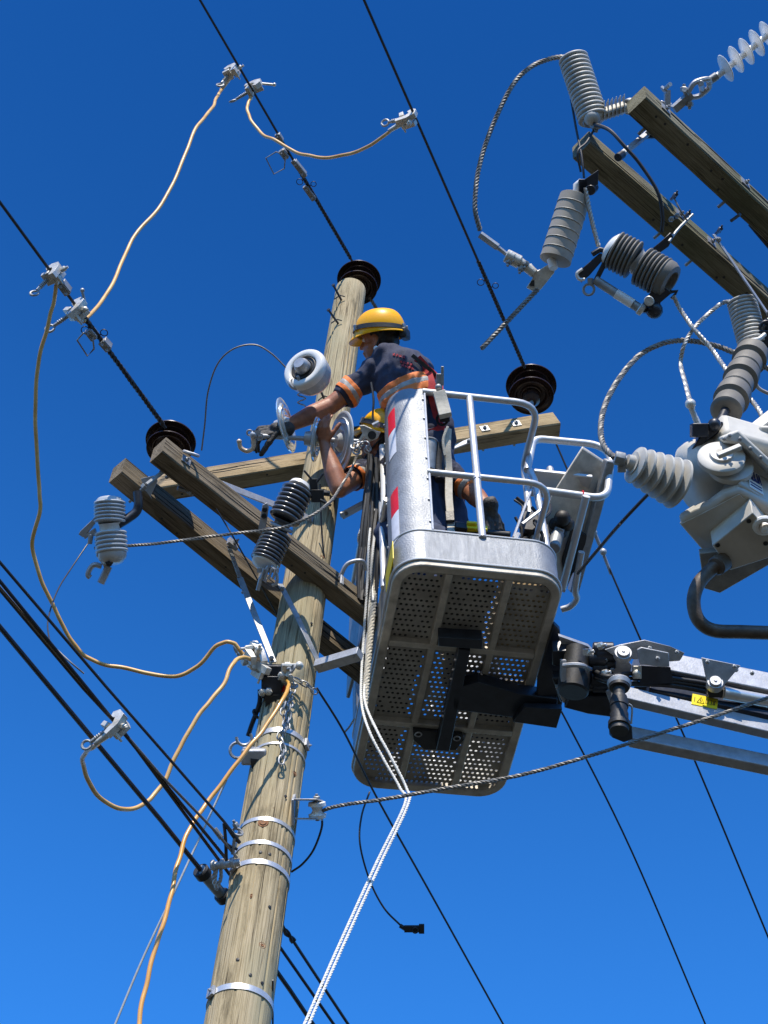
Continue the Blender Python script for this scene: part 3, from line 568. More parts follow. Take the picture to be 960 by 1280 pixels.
mb = MB(); mb.box(P(340, 858, dp), RT * .045, UP * .05, FW * .05); mb.box(P(345, 838, dp), RT * .06, UP * .025, FW * .04); part('bracket_block', mb, M['dark'], br, .004)
mb = MB(); [bolt(mb, P(x, y, dp - .06), -FW + UP * .2, .018, .03, True) for x, y in ((328, 866), (336, 865), (352, 845))]; mb.mark(); mb.tube([P(352, 832, dp - .08), P(374, 832, dp - .06)], .011, 8); mb.tube([P(358, 846, dp - .08), P(362, 832, dp - .06)], .009, 8); mb.ball(P(374, 832, dp - .06), .02); part('bolt_head', mb, M['bronze'], br)
mb = MB(); mb.tube(smooth_pts([P(325, 862, dp), P(324, 880, dp), P(315, 905, dp), P(310, 920, dp)]), .011, 8); part('conduit', mb, M['dark'], br)
mb = MB(); mb.box(P(345, 880, dp - .02), RT * .045, UP * .045, FW * .05); mb.tube([P(326, 885, dp), P(326, 895, dp - .03), P(332, 898, dp)], .007, 6); mb.ring(P(324, 893, dp), V((.5, -1, .2)), .03, .007, 14, 6); part('hanger', mb, M['black'], br)
ht = thing('hose_clamp_bracket', 'bracket with two curved hooks on the left side of the pole', 'bracket', P(308, 940, dp)); db = dp - .3
mb = MB(); mb.box(P(318, 945, db), RT * .055, UP * .035, FW * .05); part('saddle', mb, M['galv'], ht, .01)
mb = MB(); mb.lathe(P(312, 952, db), P(330, 950, db), [(0, .02), (.01, .055), (.07, .05), (.09, .02)], 16); part('cup', mb, M['black'], ht)
for (x, y, st) in ((305, 922, -.3), (297, 938, .2)):
    mb = MB(); mb.ring(P(x, y, db), V((.15, -.75, -.6)), .033, .007, 16, 6, .6, PI * (1.05 + st), V((0, 0, 1))); part('curved_hook', mb, M['galv'], ht)
# right clevis with white spool and the grey conductor
dc = PX(on_pole(385, 1013, .06))[2]
cv = thing('spool_bracket', 'grey steel clevis with a white spool on the right side of the pole', 'bracket', P(375, 1013, dc))
mb = MB(); z1, z2 = UP * .052, -UP * .052
for (o_, y) in ((UP, 1001), (-UP, 1023)): mb.prism([P(364, y, dc), P(366, y - 1, dc - .09), P(396, y - 1, dc - .1), P(404, y + 1, dc - .04), P(400, y + 1, dc + .05), P(368, y, dc + .05)], o_ * .006)
mb.box(P(367, 1012, dc - .02), RT * .006, UP * .055, FW * .075); part('clevis', mb, M['galv'], cv, .003)
pa, pb = P(396, 999, dc - .05), P(397, 1026, dc - .05)
mb = MB(); L = (pb - pa).length; mb.lathe(pa, pb, [(L * .12, .02), (L * .14, .036), (L * .3, .038), (L * .36, .026), (L * .5, .02), (L * .64, .026), (L * .7, .038), (L * .86, .036), (L * .88, .02)], 24); part('spool', mb, M['white_p'], cv)
mb = MB(); mb.cyl(pa, pb, .009, 10); bolt(mb, pa, pa - pb, .014, .014); part('pin', mb, M['galv_d'], cv)
mb = MB(); q = [P(393, 1022, dc - .07), P(404, 1013, dc - .05), P(430, 1006, dc - .1), P(480, 999, dc - .15), P(560, 985, dc - .2), P(650, 969, dc - .2), P(740, 944, dc - .2), P(830, 915, dc - .15), P(900, 893, dc - .1), P(1000, 858, dc)]
mb.strand(q, .0085, 3, .05, .008, 5, 420); solo('stranded_conductor', mb, M['greywire'], 'grey stranded conductor from the white spool rising to the right edge below the boom', 'power line')
mb = MB(); mb.tube(smooth_pts([P(402, 1018, dc), P(402, 1035, dc), P(392, 1062, dc), P(378, 1080, dc), P(364, 1090, dc)]), .005, 7); solo('jumper_wire', mb, M['wire'], 'thin black loop from the spool bracket back to the pole', 'wire')

# ------------------------------------------------------------------ braces and struts of the left pole
def strut(pts, w_, h, label, m='galv', name='crossarm_brace'):
    mb = MB()
    for a, b in zip(pts[:-1], pts[1:]): mb.bar(a, b, w_, h)
    t = solo(name, mb, M[m], label, 'brace', 'flat steel braces of the left crossarms', .002); mb = MB(); d = (pts[-1] - pts[0]).normalized()
    for q, k in ((pts[0], 1), (pts[-1], -1)): bolt(mb, q + d * .03 * k - FW * .01, -FW, .012, .014, True)
    part('bolt_head', mb, M['galv_d'], t); return t
d3p = PX(H(285, 607, zA + .1))[2]
strut([P(264, 600, d3p), P(392, 650, PX(on_pole(392, 650, .1))[2])], .008, .04, 'pale flat brace running from the crossarms down to the pole behind the black insulator')
q = A2a + d2 * ((PX(A2a)[2]) * 0)
strut([H(286, 683, zA + .02), P(300, 722, PX(H(286, 683, zA))[2] - .05), P(342, 828, dp + .02)], .006, .03, 'flat steel brace from the lower left crossarm down to the bracket', 'galv_d')
strut([P(350, 730, PX(on_pole(350, 730, .2))[2]), P(372, 772, PX(on_pole(372, 772, .17))[2]), P(402, 836, PX(on_pole(402, 836, .1))[2])], .006, .03, 'flat steel brace crossing the front of the pole below the crossarm', 'galv_d')
strut([on_pole(396, 833, .1), P(450, 817, PX(on_pole(396, 833, .1))[2] - .1)], .05, .045, 'square steel arm from the pole to behind the work platform', 'galv')
strut([on_pole(427, 645, .0), P(470, 622, PX(on_pole(427, 645, .0))[2] + .1)], .03, .03, 'short pale brace right of the pole under the raised arm', 'white')
strut([P(520, 578, 9.9), P(592, 549, 9.9)], .008, .04, 'pale flat brace under the pale crossarm behind the railing', 'white')
def wire(pts, r, label, m='wire', name='jumper_wire', cat='wire', group=None, st=False, n=8):
    q = [P(*p) for p in pts]; mb = MB()
    if st: mb.strand(q, r, 3, .05, .008, 5, 360)
    else: mb.tube(smooth_pts(q, n), r, 8)
    return solo(name, mb, M[m], label, cat, group)
dAr = PX(A1a)[2]
wire([(270, 636, dAr), (282, 655, dAr), (300, 686, dAr), (350, 775, dAr + .4), (364, 800, dAr + .4)], .004, 'thin black wire slanting behind the two left crossarms')
wire([(252, 563, 9.6), (256, 530, 9.55), (260, 490, 9.5), (272, 455, 9.45), (292, 436, 9.4), (318, 431, 9.4), (338, 441, 9.4), (357, 459, 9.4), (374, 476, 9.4)], .0045, 'thin grey wire arching from the crossarm to the white disc', 'greywire')
wire([(62, 803, 7.2), (60, 775, 7.5), (72, 738, 8), (92, 706, 8.4), (113, 675, 8.6)], .0035, 'thin grey wire hanging from the left cutout')
wire([(62, 803, 7.2), (85, 825, 7.1), (105, 842, 7.1)], .0035, 'thin grey wire tail ending at the tan cable', 'greywire')
dcut = PX(A2a)[2] - .12; dj = dk_j = PX(H(352, 660, zA))[2] - .32
wire([(118, 685, dcut), (150, 683, dcut), (200, 679, dj), (260, 671, dj), (310, 665, dj), (350, 660, dj), (385, 647, dj), (412, 628, dj + .15), (425, 610, 8.8), (440, 585, 9.0), (447, 567, 9.1), (458, 545, 9.15)], .0075, 'grey stranded jumper from the left cutout across to the workers', 'greywire', st=True)
wire([(400, 605, 8.85), (402, 660, 8.8), (406, 700, 8.75), (415, 735, 8.75)], .0045, 'thin black wire hanging down the front of the pole')
wire([(396, 860, 8.0), (430, 915, 8.1), (470, 995, 8.4), (540, 1120, 8.8), (640, 1300, 9.4)], .0055, 'black wire passing behind the platform down to the bottom edge', name='guy_wire')
wire([(690, 872, 9.5), (710, 905, 9.5), (790, 1065, 9.9), (890, 1300, 10.4)], .0055, 'black wire going down to the right behind the boom mount', name='guy_wire')
wire([(694, 552, 10.5), (718, 607, 10.4), (745, 668, 10.3), (753, 690, 10.3), (800, 798, 10.2), (866, 945, 10.3), (970, 1195, 10.6)], .006, 'black wire passing behind the boom to the lower right edge', name='guy_wire')
mb = MB(); mb.tube([P(744, 668, 10.28), P(754, 692, 10.28)], .012, 8); mb.tube([P(754, 692, 10.28), P(764, 718, 10.28)], .01, 8); mb.ball(P(754, 690, 10.26), .022); mb.ball(P(743, 666, 10.26), .018); solo('wire_grip', mb, M['galv'], 'pale grip fitting on the black wire right of the platform', 'wire fitting')
wire([(462, 990, 8.2), (452, 1020, 8.1), (450, 1055, 8), (462, 1100, 8), (480, 1135, 8), (502, 1158, 8)], .0045, 'black wire hanging below the platform with a clip on its end', name='hanging_wire')
mb = MB(); mb.tube([P(500, 1157, 8), P(508, 1162, 8)], .01, 8); mb.box(P(515, 1161, 8), RT * .035, UP * .014, FW * .012); mb.box(P(527, 1161, 8), RT * .012, UP * .02, FW * .012); mb.ring(P(519, 1163, 7.98), FW, .012, .004); solo('wire_clip', mb, M['black'], 'black clip on the end of the hanging wire', 'clip')
wire([(283, 975, 7.6), (262, 1020, 7.5), (225, 1100, 7.3), (180, 1195, 7.1), (140, 1290, 6.9)], .005, 'thin pale cord running from the pole hooks to the bottom edge', 'palewire', 'cord', 'cord')
wire([(431, 915, 8.5), (437, 908, 8.5), (443, 898, 8.5)], .005, 'short dark rod with nuts left of the platform', 'galv_d')
wire([(722, 717, 8.3), (745, 690, 8.2), (775, 655, 8.0), (808, 620, 7.9), (830, 600, 7.8)], .0085, 'black insulated lead from the recloser bushing down to behind the platform')
wire([(722, 717, 8.28), (745, 690, 8.18), (775, 655, 7.98)], .006, 'second black lead twisted along the first right of the platform')
# U straps on the upper left crossarm
def ustrap(x, y, label, s=1.0):
    c = H(x, y, zA + .03); mb = MB(); a = c - n1 * .03
    mb.tube(smooth_pts([c, c + V((.03, -.05, .05)) * s, c + V((.1, -.06, .07)) * s, c + V((.12, -.02, .05)) * s]), .011, 8); mb.bar(c - u1 * .07 - n1 * .02, c - n1 * .015, .02, .01); solo('strap_bracket', mb, M['galv'], label, 'bracket', None, .002)
ustrap(425, 722, 'curved steel strap on the crossarm just left of the platform')
def plate(pts, ext, label, m='galv', holes=()):
    mb = MB(); mb.prism(pts, ext); t = solo('steel_plate', mb, M[m], label, 'bracket', None, .003); mb = MB()
    for h in holes: mb.mark().lathe(h, h - FW, [(0, .013), (.006, .013), (.008, .008), (.004, .006)], 12)
    if holes: part('bolt_hole', mb, M['black'], t)
dpl = PX(H(327, 648, zA + .03))[2] - .03
plate([P(322, 666, dpl), P(328, 631, dpl), P(334, 628, dpl), P(336, 634, dpl), P(331, 668, dpl)], FW * .008, 'upright perforated steel plate left of the black insulator', 'galv', [P(331, 637, dpl - .002), P(330, 645, dpl - .002)])
dpl = PX(A2a)[2] - .04
plate([P(176, 598, dpl), P(194, 594, dpl), P(197, 601, dpl), P(188, 620, dpl), P(190, 624, dpl), P(181, 612, dpl)], FW * .01, 'pale angle plate near the end of the lower left crossarm', 'galv')
mb = MB(); mb.tube([P(183, 606, dpl - .05), P(206, 588, dpl + .05)], .01, 8); bolt(mb, P(182, 607, dpl - .05), RT * -1 - UP, .018, .02); solo('crossarm_bolt', mb, M['galv_d'], 'long bolt joining the left pair of crossarms near their ends', 'bolt')
mb = MB(); mb.tube([P(222, 610, dpl + .1), P(236, 614, dpl + .12)], .011, 8); bolt(mb, P(236, 613, dpl + .1), RT - UP, .018, .02); solo('bracket_bolt', mb, M['galv_d'], 'short bolt under the left end of the pale crossarm', 'bolt')
mb = MB(); c = H(291, 680, zA + .04); mb.box(c, d2 * .03, u2 * .02, n2 * .01); bolt(mb, c - n2 * .01, -n2, .012, .02); solo('brace_clip', mb, M['galv'], 'small steel clip at the top of the flat brace on the lower left crossarm', 'clip')

# ------------------------------------------------------------------ cutouts on the left arms
ct = thing('fuse_cutout', 'pale grey ribbed cutout hanging under the end of the lower left crossarm', 'cutout', P(138, 660, dcut))
a1_, a2_, b1_, b2_ = P(137, 626, dcut), P(137, 652, dcut), P(139, 660, dcut), P(141, 701, dcut)
part('upper_insulator', ribbed(MB(), P(137, 627, dcut + .02), P(137, 654, dcut), 6, .074, .063), M['grey_rub'], ct)
part('lower_insulator', ribbed(MB(), P(138, 665, dcut), P(140, 692, dcut - .02), 5, .076, .065), M['grey_rub'], ct)
part('middle_band', MB().lathe(P(137, 654, dcut), P(138, 665, dcut), [(0, .055), (.01, .048), (.045, .048), (.055, .055)], 28), M['white_p'], ct)
part('end_cap', MB().lathe(P(140, 692, dcut - .02), P(141, 704, dcut - .03), [(0, .068), (.02, .066), (.045, .045), (.05, .03)], 24), M['grey_rub'], ct)
part('end_cap', MB().lathe(P(137, 629, dcut + .02), P(137, 620, dcut + .03), [(0, .064), (.012, .062), (.02, .055)], 24), M['grey_rub'], ct)
mb = MB(); mb.tube(smooth_pts([P(147, 656, dcut), P(160, 648, dcut + .03), P(170, 640, dcut + .05), P(173, 630, dcut + .06), P(172, 615, dcut + .08)]), .022, 10); part('mounting_strap', mb, M['dark'], ct)
mb = MB(); mb.prism([P(100, 664, dcut), P(120, 645, dcut), P(124, 648, dcut), P(104, 672, dcut), P(98, 668, dcut)], FW * .03); mb.prism([P(104, 670, dcut), P(118, 660, dcut), P(121, 672, dcut), P(114, 668, dcut), P(106, 674, dcut)], FW * .04); mb.tube([P(114, 668, dcut), P(112, 680, dcut)], .012, 8); part('upper_contact', mb, M['galv'], ct, .002)
mb = MB(); mb.tube(smooth_pts([P(127, 708, dcut), P(118, 706, dcut), P(112, 712, dcut), P(110, 719, dcut), P(113, 722, dcut)]), .013, 8); mb.tube([P(136, 708, dcut), P(126, 729, dcut)], .018, 8); mb.tube([P(124, 688, dcut - .04), P(122, 694, dcut - .04), P(131, 706, dcut - .04)], .008, 6); mb.tube([P(130, 708, dcut), P(142, 702, dcut)], .014, 8); part('lower_contact', mb, M['galv'], ct)
mb = MB(); bolt(mb, P(137, 703, dcut - .05), -FW, .018, .02); part('bolt_head', mb, M['black'], ct)

dk_ = PX(H(352, 690, zA))[2] - .13
ct = thing('fuse_cutout', 'glossy charcoal ribbed cutout hanging in front of the pole below the raised arms', 'cutout', P(350, 660, dk_))
part('upper_insulator', ribbed(MB(), P(373, 612, dk_ + .06), P(355, 650, dk_), 7, .078, .062), M['dark_rub'], ct)
part('lower_insulator', ribbed(MB(), P(347, 668, dk_), P(331, 703, dk_ - .06), 8, .074, .06), M['dark_rub'], ct)
part('middle_band', MB().lathe(P(355, 650, dk_), P(347, 668, dk_), [(0, .06), (.015, .04), (.065, .04), (.085, .058)], 28), M['dark_rub'], ct)
part('end_cap', MB().lathe(P(374, 611, dk_ + .06), P(378, 604, dk_ + .08), [(0, .06), (.02, .055), (.03, .03)], 24), M['white_p'], ct)
part('end_cap', MB().lathe(P(331, 703, dk_ - .06), P(327, 711, dk_ - .08), [(0, .062), (.015, .06), (.03, .035)], 24), M['white_p'], ct)
mb = MB(); mb.box(P(335, 713, dk_ - .1), RT * .05, UP * .01, FW * .02); mb.tube([P(336, 708, dk_ - .12), P(326, 722, dk_ - .12), P(322, 738, dk_ - .12)], .01, 8); mb.tube(smooth_pts([P(338, 708, dk_ - .12), P(345, 715, dk_ - .12), P(346, 728, dk_ - .12), P(340, 732, dk_ - .12)]), .008, 8); [mb.tube([P(330 + 5 * i, 711, dk_ - .13), P(326 + 5 * i, 724, dk_ - .13)], .006, 6) for i in range(4)]; part('lower_contact', mb, M['galv'], ct)
mb = MB(); mb.tube([P(385, 614, dk_ + .05), P(412, 617, dk_ + .05)], .014, 8); mb.box(P(397, 620, dk_ + .04), RT * .03, UP * .03, FW * .015); mb.box(P(392, 605, dk_ + .05), RT * .02, UP * .025, FW * .015); mb.tube([P(390, 600, dk_), P(380, 588, dk_)], .006, 6); mb.tube([P(396, 603, dk_), P(404, 592, dk_)], .006, 6); mb.tube([P(400, 625, dk_), P(414, 632, dk_)], .008, 6); part('upper_contact', mb, M['black'], ct, .002)
mb = MB(); mb.ring(P(351, 659, dk_), (P(355, 650, dk_) - P(347, 668, dk_)), .05, .009, 24, 8); part('clamp_ring', mb, M['galv'], ct)

# ------------------------------------------------------------------ white disc hanging at the pole and string in hand
dw = 9.15
wa, wb = P(377, 457, dw - .05), P(393, 475, dw + .05)
t = thing('disc_insulator', 'large white rimmed disc insulator hanging left of the pole beside the helmet', 'insulator', wa)
ax_ = (wb - wa).normalized(); L = .115
part('bell', MB().lathe(wa, wb, [(.03, .03), (.028, .1), (.04, .116), (.08, .115), (.12, .108), (.15, .09), (.165, .06), (.17, .03)], 48), M['grey_rub'], t)
part('rim', MB().lathe(wa, wb, [(.026, .074), (.017, .077), (.013, .082), (.013, .106), (.018, .114), (.028, .119), (.045, .121), (.056, .118), (.058, .11), (.03, .08)], 48), M['white_p'], t)
part('inner_ring', MB().lathe(wa, wb, [(.02, .02), (.03, .04), (.02, .05), (.03, .058), (.018, .066), (.024, .074)], 40), M['black'], t)
part('metal_cap', MB().lathe(wa, wb, [(-.03, .012), (-.03, .03), (-.01, .04), (.02, .042)], 24), M['galv'], t)
mb = MB(); mb.ring(P(368, 480, dw - .05), V((.5, -1, -.3)), .028, .009, 18, 8); mb.tube([P(372, 470, dw - .08), P(376, 482, dw - .06)], .008, 8); part('shackle', mb, M['galv'], t)
mb = MB(); q = [P(377 + 5 * math.sin(k * 1.1), 486 + k * 1.7, dw - .02 + .02 * math.cos(k * 1.1)) for k in range(14)]; mb.tube(smooth_pts(q, 4), .0035, 6); part('coil_spring', mb, M['galv'], t)

st = thing('insulator_string', 'string of three glassy discs with a tan hook held out by the workers', 'insulator', P(390, 548, 9.2))
sa, sb = P(322, 545, 9.1), P(448, 552, 9.25)
mb = MB(); mb.tube([sa, sb], .013, 12); part('rod', mb, M['galv'], st)
for (x, y, dx, dy, R, m_, dd_) in ((355, 532, 6, -1.5, .148, 'glass', .005), (392, 549, 7, .6, .12, 'glass', .004), (429, 553, -8, -1, .165, 'grey_rub', .014)):
    c = P(x, y, 9.18); a_ = (P(x + dx, y + dy, 9.18 - dd_) - c).normalized()
    mb = MB(); mb.lathe(c, c + a_, [(-.03, .015), (-.03, .036), (-.005, .04), (0, R * .5), (.004, R * .9), (.008, R), (.014, R), (.018, R * .95), (.014, R * .8), (.024, R * .78), (.024, R * .72), (.012, R * .6), (.022, R * .5), (.022, R * .45), (.012, R * .35), (.04, .03), (.04, .012)], 44)
    o = part('disc', mb, M[m_], st); mb = MB(); mb.lathe(c, c + a_, [(-.05, .018), (-.045, .036), (-.01, .042), (-.004, .03)], 20); part('metal_cap', mb, M['galv'], o)
dh = 9.05
mb = MB(); mb.tube(smooth_pts([P(316, 547, dh), P(317, 553, dh), P(316, 560, dh), P(309, 564, dh), P(301, 560, dh), P(299, 553, dh)], 6), [.012] * 31, 10); mb.ball(P(299, 552, dh), .014); part('hook', mb, M['hook'], st)
mb = MB(); mb.ball(P(317, 544, dh), .022); mb.box(P(321, 541, dh), RT * .02, UP * .012, FW * .015); mb.ring(P(312, 541, dh), FW + UP * .2, .014, .005, 12); mb.ring(P(325, 546, dh), FW + RT * .2, .016, .005, 12); part('swivel', mb, M['galv'], st)

# ------------------------------------------------------------------ right hand structure: arresters, cutouts, suspension string
dR = 7.5
t = thing('surge_arrester', 'pale finely ribbed insulator standing at the top of the right crossarms', 'insulator', P(738, 148, dR))
part('insulator', ribbed(MB(), P(716, 72, dR + .1), P(742, 150, dR), 15, .066, .056, 36), M['pale_rub'], t)
part('end_cap', MB().lathe(P(741, 148, dR), P(745, 158, dR - .02), [(0, .05), (.015, .045), (.02, .025), (.05, .02)], 20), M['galv'], t)
part('end_cap', MB().lathe(P(717, 74, dR + .1), P(714, 67, dR + .11), [(0, .05), (.012, .045), (.02, .02)], 20), M['pale_rub'], t)
mb = MB(); a, b = P(740, 147, dR - .03), P(790, 131, dR + .08); mb.bar(a, b, .042, .05); mb.ball(a, .036); part('bracket_body', mb, M['pale_rub'], t, .012)
for i in range(6): q = a.lerp(b, .28 + .1 * i); d_ = (b - a).normalized(); m_ = MB(); m_.box(q + UP * .012, d_ * .0025, UP * .038, FW * .04); part('fin', m_, M['pale_rub'], t, .002)
mb = MB(); bolt(mb, P(745, 156, dR - .03), -UP, .02, .02); mb.cyl(P(784, 134, dR + .05), P(790, 132, dR + .07), .035, 12); part('bolt_head', mb, M['galv_d'], t)
wire([(600, 288, 7.3), (594, 262, 7.3), (596, 225, 7.35), (604, 190, 7.4), (618, 152, 7.45), (640, 108, 7.5), (662, 85, 7.55), (690, 73, 7.6), (716, 71, 7.6)], .011, 'grey stranded jumper curving down left of the right crossarms', 'greywire', st=True)
t = thing('conductor_clamp', 'cast grey clamp with bolts under the long beige arrester', 'clamp', P(650, 335, 7.3)); d_ = 7.3
mb = MB(); mb.tube([P(600, 293, d_), P(622, 309, d_)], .016, 8); mb.tube([P(604, 298, d_), P(614, 302, d_), P(624, 311, d_)], .011, 8); mb.tube([P(622, 309, d_), P(636, 320, d_)], .01, 8); part('wire_wrap', mb, M['galv'], t)
mb = MB(); mb.cyl(P(632, 319, d_), P(650, 328, d_), .028, 16); mb.cyl(P(648, 326, d_), P(668, 342, d_), .02, 14); part('socket', mb, M['bronze'], t)
mb = MB(); mb.prism([P(658, 333, d_), P(664, 329, d_), P(672, 338, d_), P(686, 330, d_), P(694, 333, d_), P(693, 341, d_), P(676, 362, d_), P(667, 364, d_), P(658, 359, d_), P(666, 347, d_)], FW * .02); part('yoke_plate', mb, M['bronze'], t, .004)
mb = MB(); [bolt(mb, P(x, y, d_ - .01), -UP * .8 - FW * .4 - RT * .3, .014, .02, True) for x, y in ((637, 325), (652, 334), (644, 320), (658, 328))]; part('bolt_head', mb, M['galv_d'], t)
mb = MB(); mb.prism([P(661, 357, d_ - .003), P(664, 351, d_ - .003), P(668, 350, d_ - .003), P(668, 358, d_ - .003)], -FW * .002); part('slot', mb, M['black'], t)
mb = MB(); mb.strand([P(672, 362, d_), P(636, 400, 7.25), P(602, 436, 7.2)], .011, 3, .05, .006); solo('cut_conductor', mb, M['greywire'], 'short cut end of stranded conductor crossing the black wire at the centre', 'wire')
dq = 7.35
t = thing('surge_arrester', 'long beige segmented insulator hanging from the lower right crossarm end', 'insulator', P(720, 245, dq))
a, b = P(719, 246, dq + .02), P(694, 326, dq - .05); L = (b - a).length; pr = [(0, .04)]
for i in range(7): z = L * i / 7; p_ = L / 7; pr += [(z + .0015, .0625), (z + .003, .0645), (z + p_ - .002, .0665), (z + p_ - .001, .0625)]
pr += [(L, .055), (L + .001, .02)]
part('insulator', MB().lathe(a, b, pr, 40), M['beige_rub'], t)
mb = MB()
for i in range(1, 7): q = a.lerp(b, i / 7); mb.mark().ring(q, b - a, .0660, .0018, 36, 6)
part('seam_ring', mb, M['pale_rub'], t)
mb = MB(); mb.cyl(P(689, 324, d_), P(692, 336, d_ - .02), .019, 12); part('stem', mb, M['white'], t)
mb = MB(); mb.tube([P(722, 246, dq), P(722, 232, dq), P(728, 228, dq)], .02, 10); part('end_fitting', mb, M['white'], t)
mb = MB(); mb.box(P(735, 231, dq), (P(748, 222, dq) - P(735, 231, dq)) * .9, UP * .03, FW * .03); mb.box(P(728, 236, dq), RT * .018, UP * .035, FW * .03); mb.cyl(P(738, 238, dq - .04), P(742, 234, dq + .05), .022, 12); part('hanger_bracket', mb, M['dark'], t, .004)
wire([(745, 158, dR), (733, 178, 7.4), (722, 190, 7.35), (726, 215, 7.35)], .005, 'thin black lead past the end of the lower right crossarm')
wire([(714, 125, 7.6), (720, 160, 7.5), (727, 195, 7.4), (730, 222, 7.36)], .005, 'thin dark lead hanging behind the top arrester')
wire([(732, 235, 7.32), (738, 268, 7.3), (748, 308, 7.28)], .010, 'pale stranded lead from the crossarm end to the right cutout', 'palewire', st=True)
wire([(743, 155, 7.45), (762, 163, 7.35), (780, 182, 7.3), (800, 205, 7.28), (822, 240, 7.25), (828, 270, 7.25), (827, 290, 7.28)], .008, 'black lead arching over the lower right crossarm', n=10)
# twin lobed cutout
t = thing('fuse_cutout', 'dark grey two lobed cutout with a fuse tube hanging under the right crossarm', 'cutout', P(800, 335, 7.15)); dk = 7.15
part('upper_insulator', ribbed(MB(), P(766, 312, dk + .02), P(794, 326, dk), 6, .083, .066), M['mid_rub'], t)
part('lower_insulator', ribbed(MB(), P(801, 332, dk), P(829, 347, dk - .03), 6, .084, .068), M['mid_rub'], t)
part('middle_band', MB().lathe(P(793, 325, dk), P(803, 333, dk), [(0, .06), (.01, .052), (.03, .052), (.042, .062)], 28), M['grey_rub'], t)
part('end_cap', MB().lathe(P(768, 313, dk + .02), P(759, 307, dk + .03), [(0, .075), (.015, .07), (.028, .05), (.032, .03)], 28), M['white_p'], t)
part('end_cap', MB().lathe(P(828, 346, dk - .03), P(840, 353, dk - .05), [(0, .078), (.02, .078), (.04, .068), (.045, .045), (.02, .04), (.02, .01)], 32), M['mid_rub'], t)
mb = MB(); mb.tube([P(740, 318, dk), P(750, 312, dk), P(758, 314, dk)], .012, 8); mb.prism([P(721, 341, dk), P(750, 316, dk), P(758, 320, dk), P(738, 343, dk), P(728, 352, dk)], FW * .05); mb.prism([P(742, 350, dk), P(756, 322, dk), P(761, 326, dk), P(756, 336, dk), P(748, 352, dk)], FW * .03); part('upper_contact', mb, M['dark'], t, .003)
mb = MB(); mb.tube(smooth_pts([P(728, 336, dk - .01), P(721, 342, dk - .01), P(724, 349, dk - .01), P(731, 349, dk - .01)]), .007, 6); part('contact_edge', mb, M['white'], t)
mb = MB(); mb.tube([P(744, 350, dk), P(800, 386, dk - .05)], .019, 14); part('fuse_tube', mb, M['galv_d'], t)
mb = MB(); mb.tube([P(770, 367, dk - .03), P(791, 380, dk - .045)], .0205, 14); part('tube_label', mb, M['white'], t)
mb = MB(); mb.ring(P(736, 362, dk), FW + RT * .3, .022, .006, 16, 6); mb.tube([P(738, 348, dk), P(738, 356, dk)], .012, 8); part('pull_ring', mb, M['galv_d'], t)
mb = MB(); mb.ball(P(818, 388, dk - .05), .035); mb.prism([P(806, 376, dk - .05), P(816, 362, dk - .05), P(832, 360, dk - .05), P(840, 366, dk - .05), P(826, 378, dk - .05), P(822, 392, dk - .05), P(800, 390, dk - .05)], FW * .04); mb.tube([P(834, 366, dk), P(846, 364, dk), P(840, 374, dk)], .01, 8); part('lower_contact', mb, M['dark'], t, .003)
mb = MB(); mb.cyl(P(811, 376, dk - .12), P(812, 377, dk - .05), .02, 14); mb.cyl(P(798, 385, dk - .07), P(804, 389, dk - .07), .024, 12); part('hinge', mb, M['bronze'], t)
mb = MB(); mb.prism([P(806, 318, dk + .05), P(828, 300, dk + .05), P(838, 290, dk + .06), P(842, 296, dk + .06), P(836, 308, dk + .05), P(816, 322, dk + .05)], FW * .03); part('mounting_strap', mb, M['dark'], t, .003)
wire([(836, 302, 7.2), (848, 286, 7.25), (866, 268, 7.3)], .006, 'thin bright edge wire across the lower right crossarm', 'galv_d')
for (x, y, w_) in ((842, 247, 'first'), (858, 271, 'second'), (898, 290, 'third')):
    mb = MB(); bolt(mb, P(x, y, 7.2), UP + RT * .6, .01, .02); mb.tube([P(x - 3, y + 2, 7.25), P(x + 4, y - 4, 7.15)], .007, 6)
    solo('crossarm_bolt', mb, M['dark'], w_ + ' dark bolt from the end of the lower right crossarm', 'bolt')
wire([(842, 246, 7.2), (850, 262, 7.18), (859, 276, 7.2)], .0035, 'thin tie wire between two bolts on the right crossarm', 'greywire')
strut([P(892, 293, 7.15), P(965, 400, 7.1)], .006, .03, 'bright flat brace running off the right edge under the right crossarm', 'galv')
strut([P(775, 195, 7.35), P(812, 165, 7.6)], .022, .022, 'round steel spacer bar between the two right crossarms', 'galv')
mb = MB(); mb.cyl(P(772, 197, 7.33), P(778, 193, 7.36), .018, 12); solo('spacer_washer', mb, M['dark'], 'dark washer on the lower end of the spacer bar', 'washer')
mb = MB(); mb.box(P(814, 166, 7.6), RT * .02, UP * .025, FW * .012); solo('spacer_washer', mb, M['dark'], 'dark square washer on the upper end of the spacer bar', 'washer')
strut([P(838, 75 + 200, 7.4), P(846, 270, 7.4)], .01, .02, 'small bolt end at the back of the upper right crossarm', 'dark')
mb = MB(); mb.tube([P(914, 276, 7.6), P(925, 268, 7.55)], .008, 6); solo('rod_end', mb, M['dark'], 'short dark rod under the upper right crossarm', 'rod')
mb = MB(); mb.tube([P(938, 280, 7.7), P(965, 312, 7.75)], .012, 8); solo('rod_end', mb, M['dark'], 'long dark rod slanting under the upper right crossarm to the edge', 'rod')
